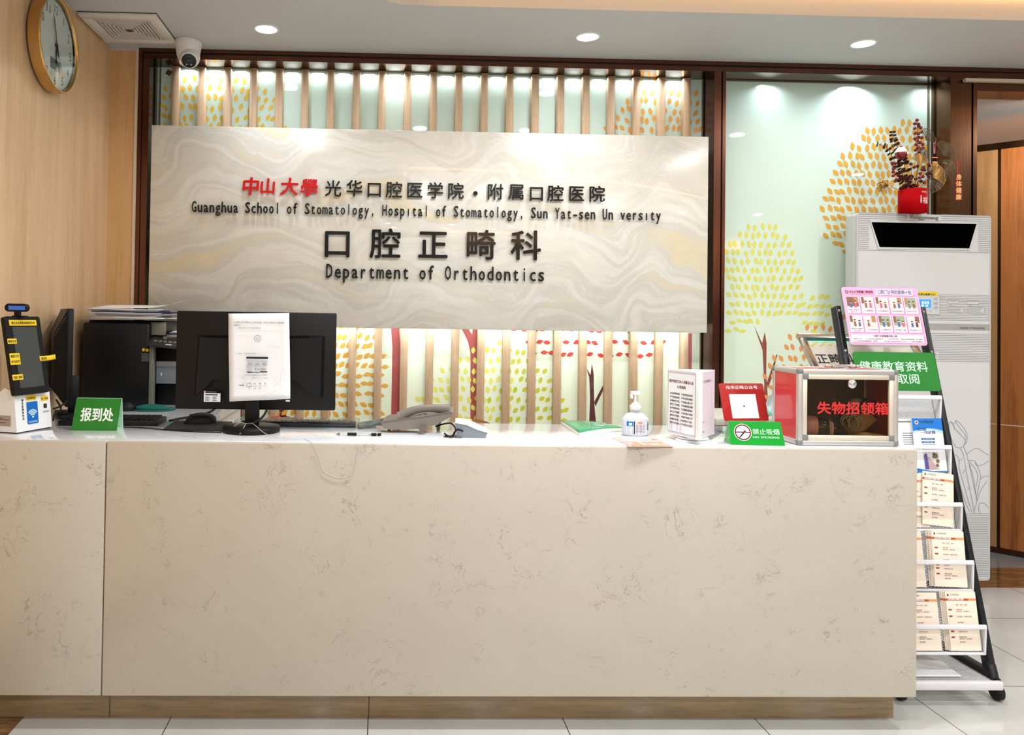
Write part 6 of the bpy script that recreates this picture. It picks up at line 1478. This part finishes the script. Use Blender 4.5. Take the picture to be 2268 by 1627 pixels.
art((720, 420), (760, 385), (810, 367), (860, 395), (914, 430)); art((914, 470), (870, 505), (810, 520), (790, 490))
art((740, 470), (790, 480), (820, 540), (838, 610), (820, 720), (800, 820)); art((740, 470), (760, 510), (790, 540), (815, 610), (800, 700)); art((745, 515), (780, 640), (800, 780))
art((895, 655), (840, 740), (800, 860), (780, 935)); art((840, 640), (870, 612), (914, 612)); art((830, 850), (870, 850), (914, 890)); art((830, 850), (822, 900), (835, 935))
art((612, 420), (640, 440), (652, 490), (650, 530), (690, 680), (730, 820), (765, 930)); art((650, 480), (680, 455)); art((680, 590), (708, 545)); art((725, 730), (745, 708)); art((640, 620), (680, 760), (740, 920))
q.build('tulip_drawing', ac)
q = MB(Fac).mat('ac_side'); fx = al(2168, 1300)[0]
for x in (.10, fx): q.box(x - .016, x + .016, .006, az0 + .03, -.14, -.10); q.box(x - .05, x + .045, .0008, .007, -.16, -.03, .002)
q.build('foot', ac)

# ================================================================== VASE ON TOP
YV = YA + .075; vb_ = az1
def vv(u, v, y=YV): return at(u, v, 'Y', y)
pl_, pr_ = vv(1989.5, 440), vv(2054, 440); vc = Vector(((pl_.x + pr_.x) / 2, YV, az1 + .0006)); vr = (pr_.x - pl_.x) / 2 * .86; vh = vv(2020, 420).z - vc.z
va_ = thing('flower_vase', 'red cylindrical flower vase with white printed character on the air steriliser', 'vase', vc)
q = MB(T3(*vc)).mat('pot_red'); q.lathe([(0, 0), (vr, 0), (vr, vh), (vr - .004, vh), (vr - .004, vh - .03), (0, vh - .03)], 44); q.build('pot', va_)
q = MB()
def wrap(body, xc, zc_, size, off=0.0, vert=False):
    t = MB(); t.mat('sign_white'); t.text(body, 0, 0, size, 0, off=off, vert=vert); q.mat('sign_white'); o = len(q.v)
    vs = []
    for p in t.v:
        a = (xc + p.x) / vr; a = max(-1.4, min(1.4, a)); vs.append((vc.x + (vr + .0006) * sin(a), vc.y - (vr + .0006) * cos(a), vc.z + zc_ + p.y))
    q.add(vs, t.f, False)
wrap('福', .019, vh * .36, .032); wrap('平安喜乐', -.0030, vh * .61, .0080, .03, True); wrap('新年快乐', .016, vh * .80, .0078, .01); q.build('lettering', va_)
top = Vector((vc.x, vc.y, vc.z + vh - .028))
rs = random.Random(5)
def stem(mb, pts, r=.0016, m='twig'): mb.mat(m); P_ = bez(pts, 6); mb.tube(P_, r, 5); return P_
# berry branch
bb = thing('berry_branch', 'tall branch of dark red berries standing in the red vase', 'artificial branch', top)
q = MB(); P_ = stem(q, [top + Vector((.004, 0, 0)), vv(2031, 380), vv(2033, 330), vv(2031, 268)]); q.build('stem', bb)
for u, v in ((2031, 266), (2026, 274), (2034, 275), (2035, 279), (2026, 284), (2039, 283), (2027, 295), (2034, 296), (2041, 292), (2026, 307), (2034, 304), (2032, 311), (2041, 305), (2038, 316), (2029, 320), (2044, 320), (2033, 326), (2040, 330), (2028, 332), (2036, 337), (2044, 328), (2030, 342)):
    q = MB().mat('berry'); p = vv(u, v, YV + rs.uniform(-.012, .012)); q.ball(p, .0078, 10, 7); q.build('berry', bb)
bb2 = thing('berry_branch', 'low spreading spray of dark red berries at the vase rim', 'artificial branch', top)
q = MB()
for u, v in ((2017, 362), (1977, 365), (2047, 372), (2058, 366)): stem(q, [top + Vector((rs.uniform(-.02, .02), 0, 0)), vv((u + 2022) / 2, (v + 415) / 2 + 4), vv(u, v)], .0012)
q.build('stem', bb2)
for u, v in ((2017, 363), (2025, 370), (2032, 368), (2057, 363), (2059, 367), (2045, 370), (2047, 376), (2043, 375), (1976, 361), (1983, 362), (1979, 374), (1978, 381), (1978, 389), (1985, 398), (1983, 401), (2058, 381), (2061, 384), (2053, 385), (2038, 384), (2044, 391), (2037, 393), (2057, 391), (2047, 404), (2040, 401), (2031, 411), (2022, 413), (2028, 396), (2091, 362), (1989, 388), (2018, 395)):
    q = MB().mat('berry' if rs.random() < .5 else 'berry_dark'); q.ball(vv(u, v, YV - .012 + rs.uniform(-.012, .012)), .0076, 10, 7); q.build('berry', bb2)
def euca(label, path, n, s0):
    t = thing('eucalyptus_branch', label, 'artificial branch', top); q = MB(); P_ = stem(q, path, .0013); q.build('stem', t)
    for k in range(n):
        i = int((len(P_) - 1) * (.16 + .82 * k / (n - 1))); p = P_[i]; tg = (P_[min(len(P_) - 1, i + 1)] - P_[i - 1]).normalized(); s_ = s0 * (1 - .55 * k / n)
        for sg_ in (-1, 1):
            sd = tg.cross(Vector((0, -1, 0))).normalized() * sg_; up = (tg * .25 + Vector((0, -.6 + .5 * (k % 2), .45))).normalized(); F = fr(p + sd * s_ * .9, sd, up)
            q = MB(F).mat('euca_leaf'); q.grid(lambda u, v: (s_ * 1.1 * cos(2 * pi * u) * v, s_ * .75 * sin(2 * pi * u) * v, .18 * s_ * v * v), 12, 2, True, .0006); q.build('leaf', t)
euca('tall brown eucalyptus branch at the middle left of the vase', [top + Vector((-.010, 0, 0)), vv(2008, 385), vv(1994, 340), vv(1980, 312), vv(1977, 290)], 12, .0155)
euca('short brown eucalyptus branch arching to the left from the vase', [top + Vector((-.02, .01, 0)), vv(1994, 390, YV + .01), vv(1978, 350, YV + .01), vv(1962, 325, YV + .01), vv(1941, 319, YV + .01)], 12, .0125)
euca('dense brown eucalyptus sprig low at the front of the vase', [top + Vector((0, -.012, 0)), vv(2005, 405, YV - .02), vv(2000, 390, YV - .022), vv(1996, 372, YV - .022)], 7, .016)
def ginkgo(t, c_, ang, r, gold=False):
    d = Vector((cos(ang), 0, sin(ang))); n_ = Vector((0, -1, 0)); q = MB(fr(c_, d, n_.cross(d))); q.mat('gold' if gold else 'wire_brown'); edge = []; nk = 19
    for k in range(nk):
        a = rad(-66 + 132 * k / (nk - 1)); rr = r * (1 - .08 * abs(sin(a * 4)) - .10 * (k == nk // 2)); e = Vector((rr * cos(a), rr * sin(a), .008 * sin(a * 2))); edge.append(e)
        q.tube([Vector((.004, 0, 0)), e * .5 + Vector((.05 * r, -.05 * r * sin(a), .002)), e], .0016 if gold else .0010, 5)
        if k % 2 and k < nk - 1: q.tube([e * .55 + Vector((.04 * r, -.04 * r * sin(a), .002)), Vector((r * cos(a + .12), r * sin(a + .12), .008 * sin(a * 2))) * .92], .0008, 4)
    q.tube(edge, .0015, 5); q.build('leaf', t)
gk = thing('ginkgo_spray', 'spray of openwork gold brown ginkgo leaves on the right side of the vase', 'artificial spray', top)
q = MB()
for u, v in ((2050, 330), (2086, 352), (2035, 362), (2068, 392), (2100, 370)): stem(q, [top + Vector((.015, 0, 0)), vv((u + 2030) / 2, (v + 412) / 2), vv(u, v)], .0010, 'wire_brown')
q.build('stem', gk)
for u, v, a, r, g in ((2050, 312, 55, .056, 0), (2088, 346, 55, .068, 0), (2035, 364, 78, .052, 1), (2040, 352, 42, .044, 0), (2062, 396, -38, .066, 0), (2066, 394, 38, .066, 1), (2090, 384, 30, .064, 0)): ginkgo(gk, vv(u, v, YV - .02 + .006 * g * -3), rad(a), r, bool(g))
hy = thing('dried_flower', 'round gold dried flower head leaning left out of the vase', 'dried flower', top)
hc = vv(1959, 412, YV - .01); q = MB(); stem(q, [top + Vector((-vr * .5, -.005, .02)), vv(1985, 418, YV - .008), vv(1972, 412, YV - .01)], .0018, 'gold'); q.build('stem', hy)
q = MB().mat('gold')
for k in range(84):
    d = Vector((rs.gauss(0, 1), rs.gauss(0, .7), rs.gauss(0, 1))).normalized(); d.x = d.x if d.x < .55 else -d.x; e = hc + d * .030 * rs.uniform(.75, 1.08); q.tube([hc + Vector((.016, 0, .004)), e], .0006, 4); q.ball(e, .0034, 6, 4)
q.build('flower_head', hy)
orn = thing('hanging_ornament', 'glossy red and white round ornament hanging among the vase branches', 'ornament', vv(1996, 341, YV - .022))
q = MB(T3(*vv(1996, 338, YV - .024))).mat('ornament_white'); q.lathe([(0, .026), (.012, .024), (.021, .014), (.0245, .003), (.0245, .0)], 28); q.build('white_top', orn)
q = MB(T3(*vv(1996, 338, YV - .024))).mat('berry'); q.lathe([(.0246, .0), (.0254, -.010), (.024, -.018), (.017, -.026), (0, -.029)], 28); q.build('red_bottom', orn)
q = MB().mat('thread'); cc = vv(1986, 316, YV - .024); q.tube([cc + Vector((.020 * cos(rad(g)), 0, .022 * sin(rad(g)))) for g in range(-60, 241, 20)], .0007, 5); q.build('loop', orn)
def hang(label, tx, u, v, um, vm, size):
    p = vv(u, v, YV - .03); t = thing('hanging_tag', label, 'ornament', p); F = front(p)
    for m, o_, z in (('letter_red', .075, .0), ('gold_tag', .026, .0012)):
        q = MB(F).mat(m); q.text(tx, 0, -size, size, z, off=o_, vert=True, ext=.0008); q.build('red_border' if z == 0 else 'gold_characters', t)
    q = MB().mat('letter_red'); q.tube([p + Vector((-.003, 0, .001)), vv(um - 2, vm + 6, YV - .03), vv(um, vm, YV - .03), vv(um + 2, vm + 6, YV - .03), p + Vector((.003, 0, .001))], .0009, 5); q.build('cord', t)
hang('red and gold hanging character tag beside the ginkgo leaves', '一夜', 2070, 341, 2070, 312, .026)
hang('red and gold four-character hanging tag at the far right of the vase', '身体健康', 2123, 384, 2122, 352, .027)
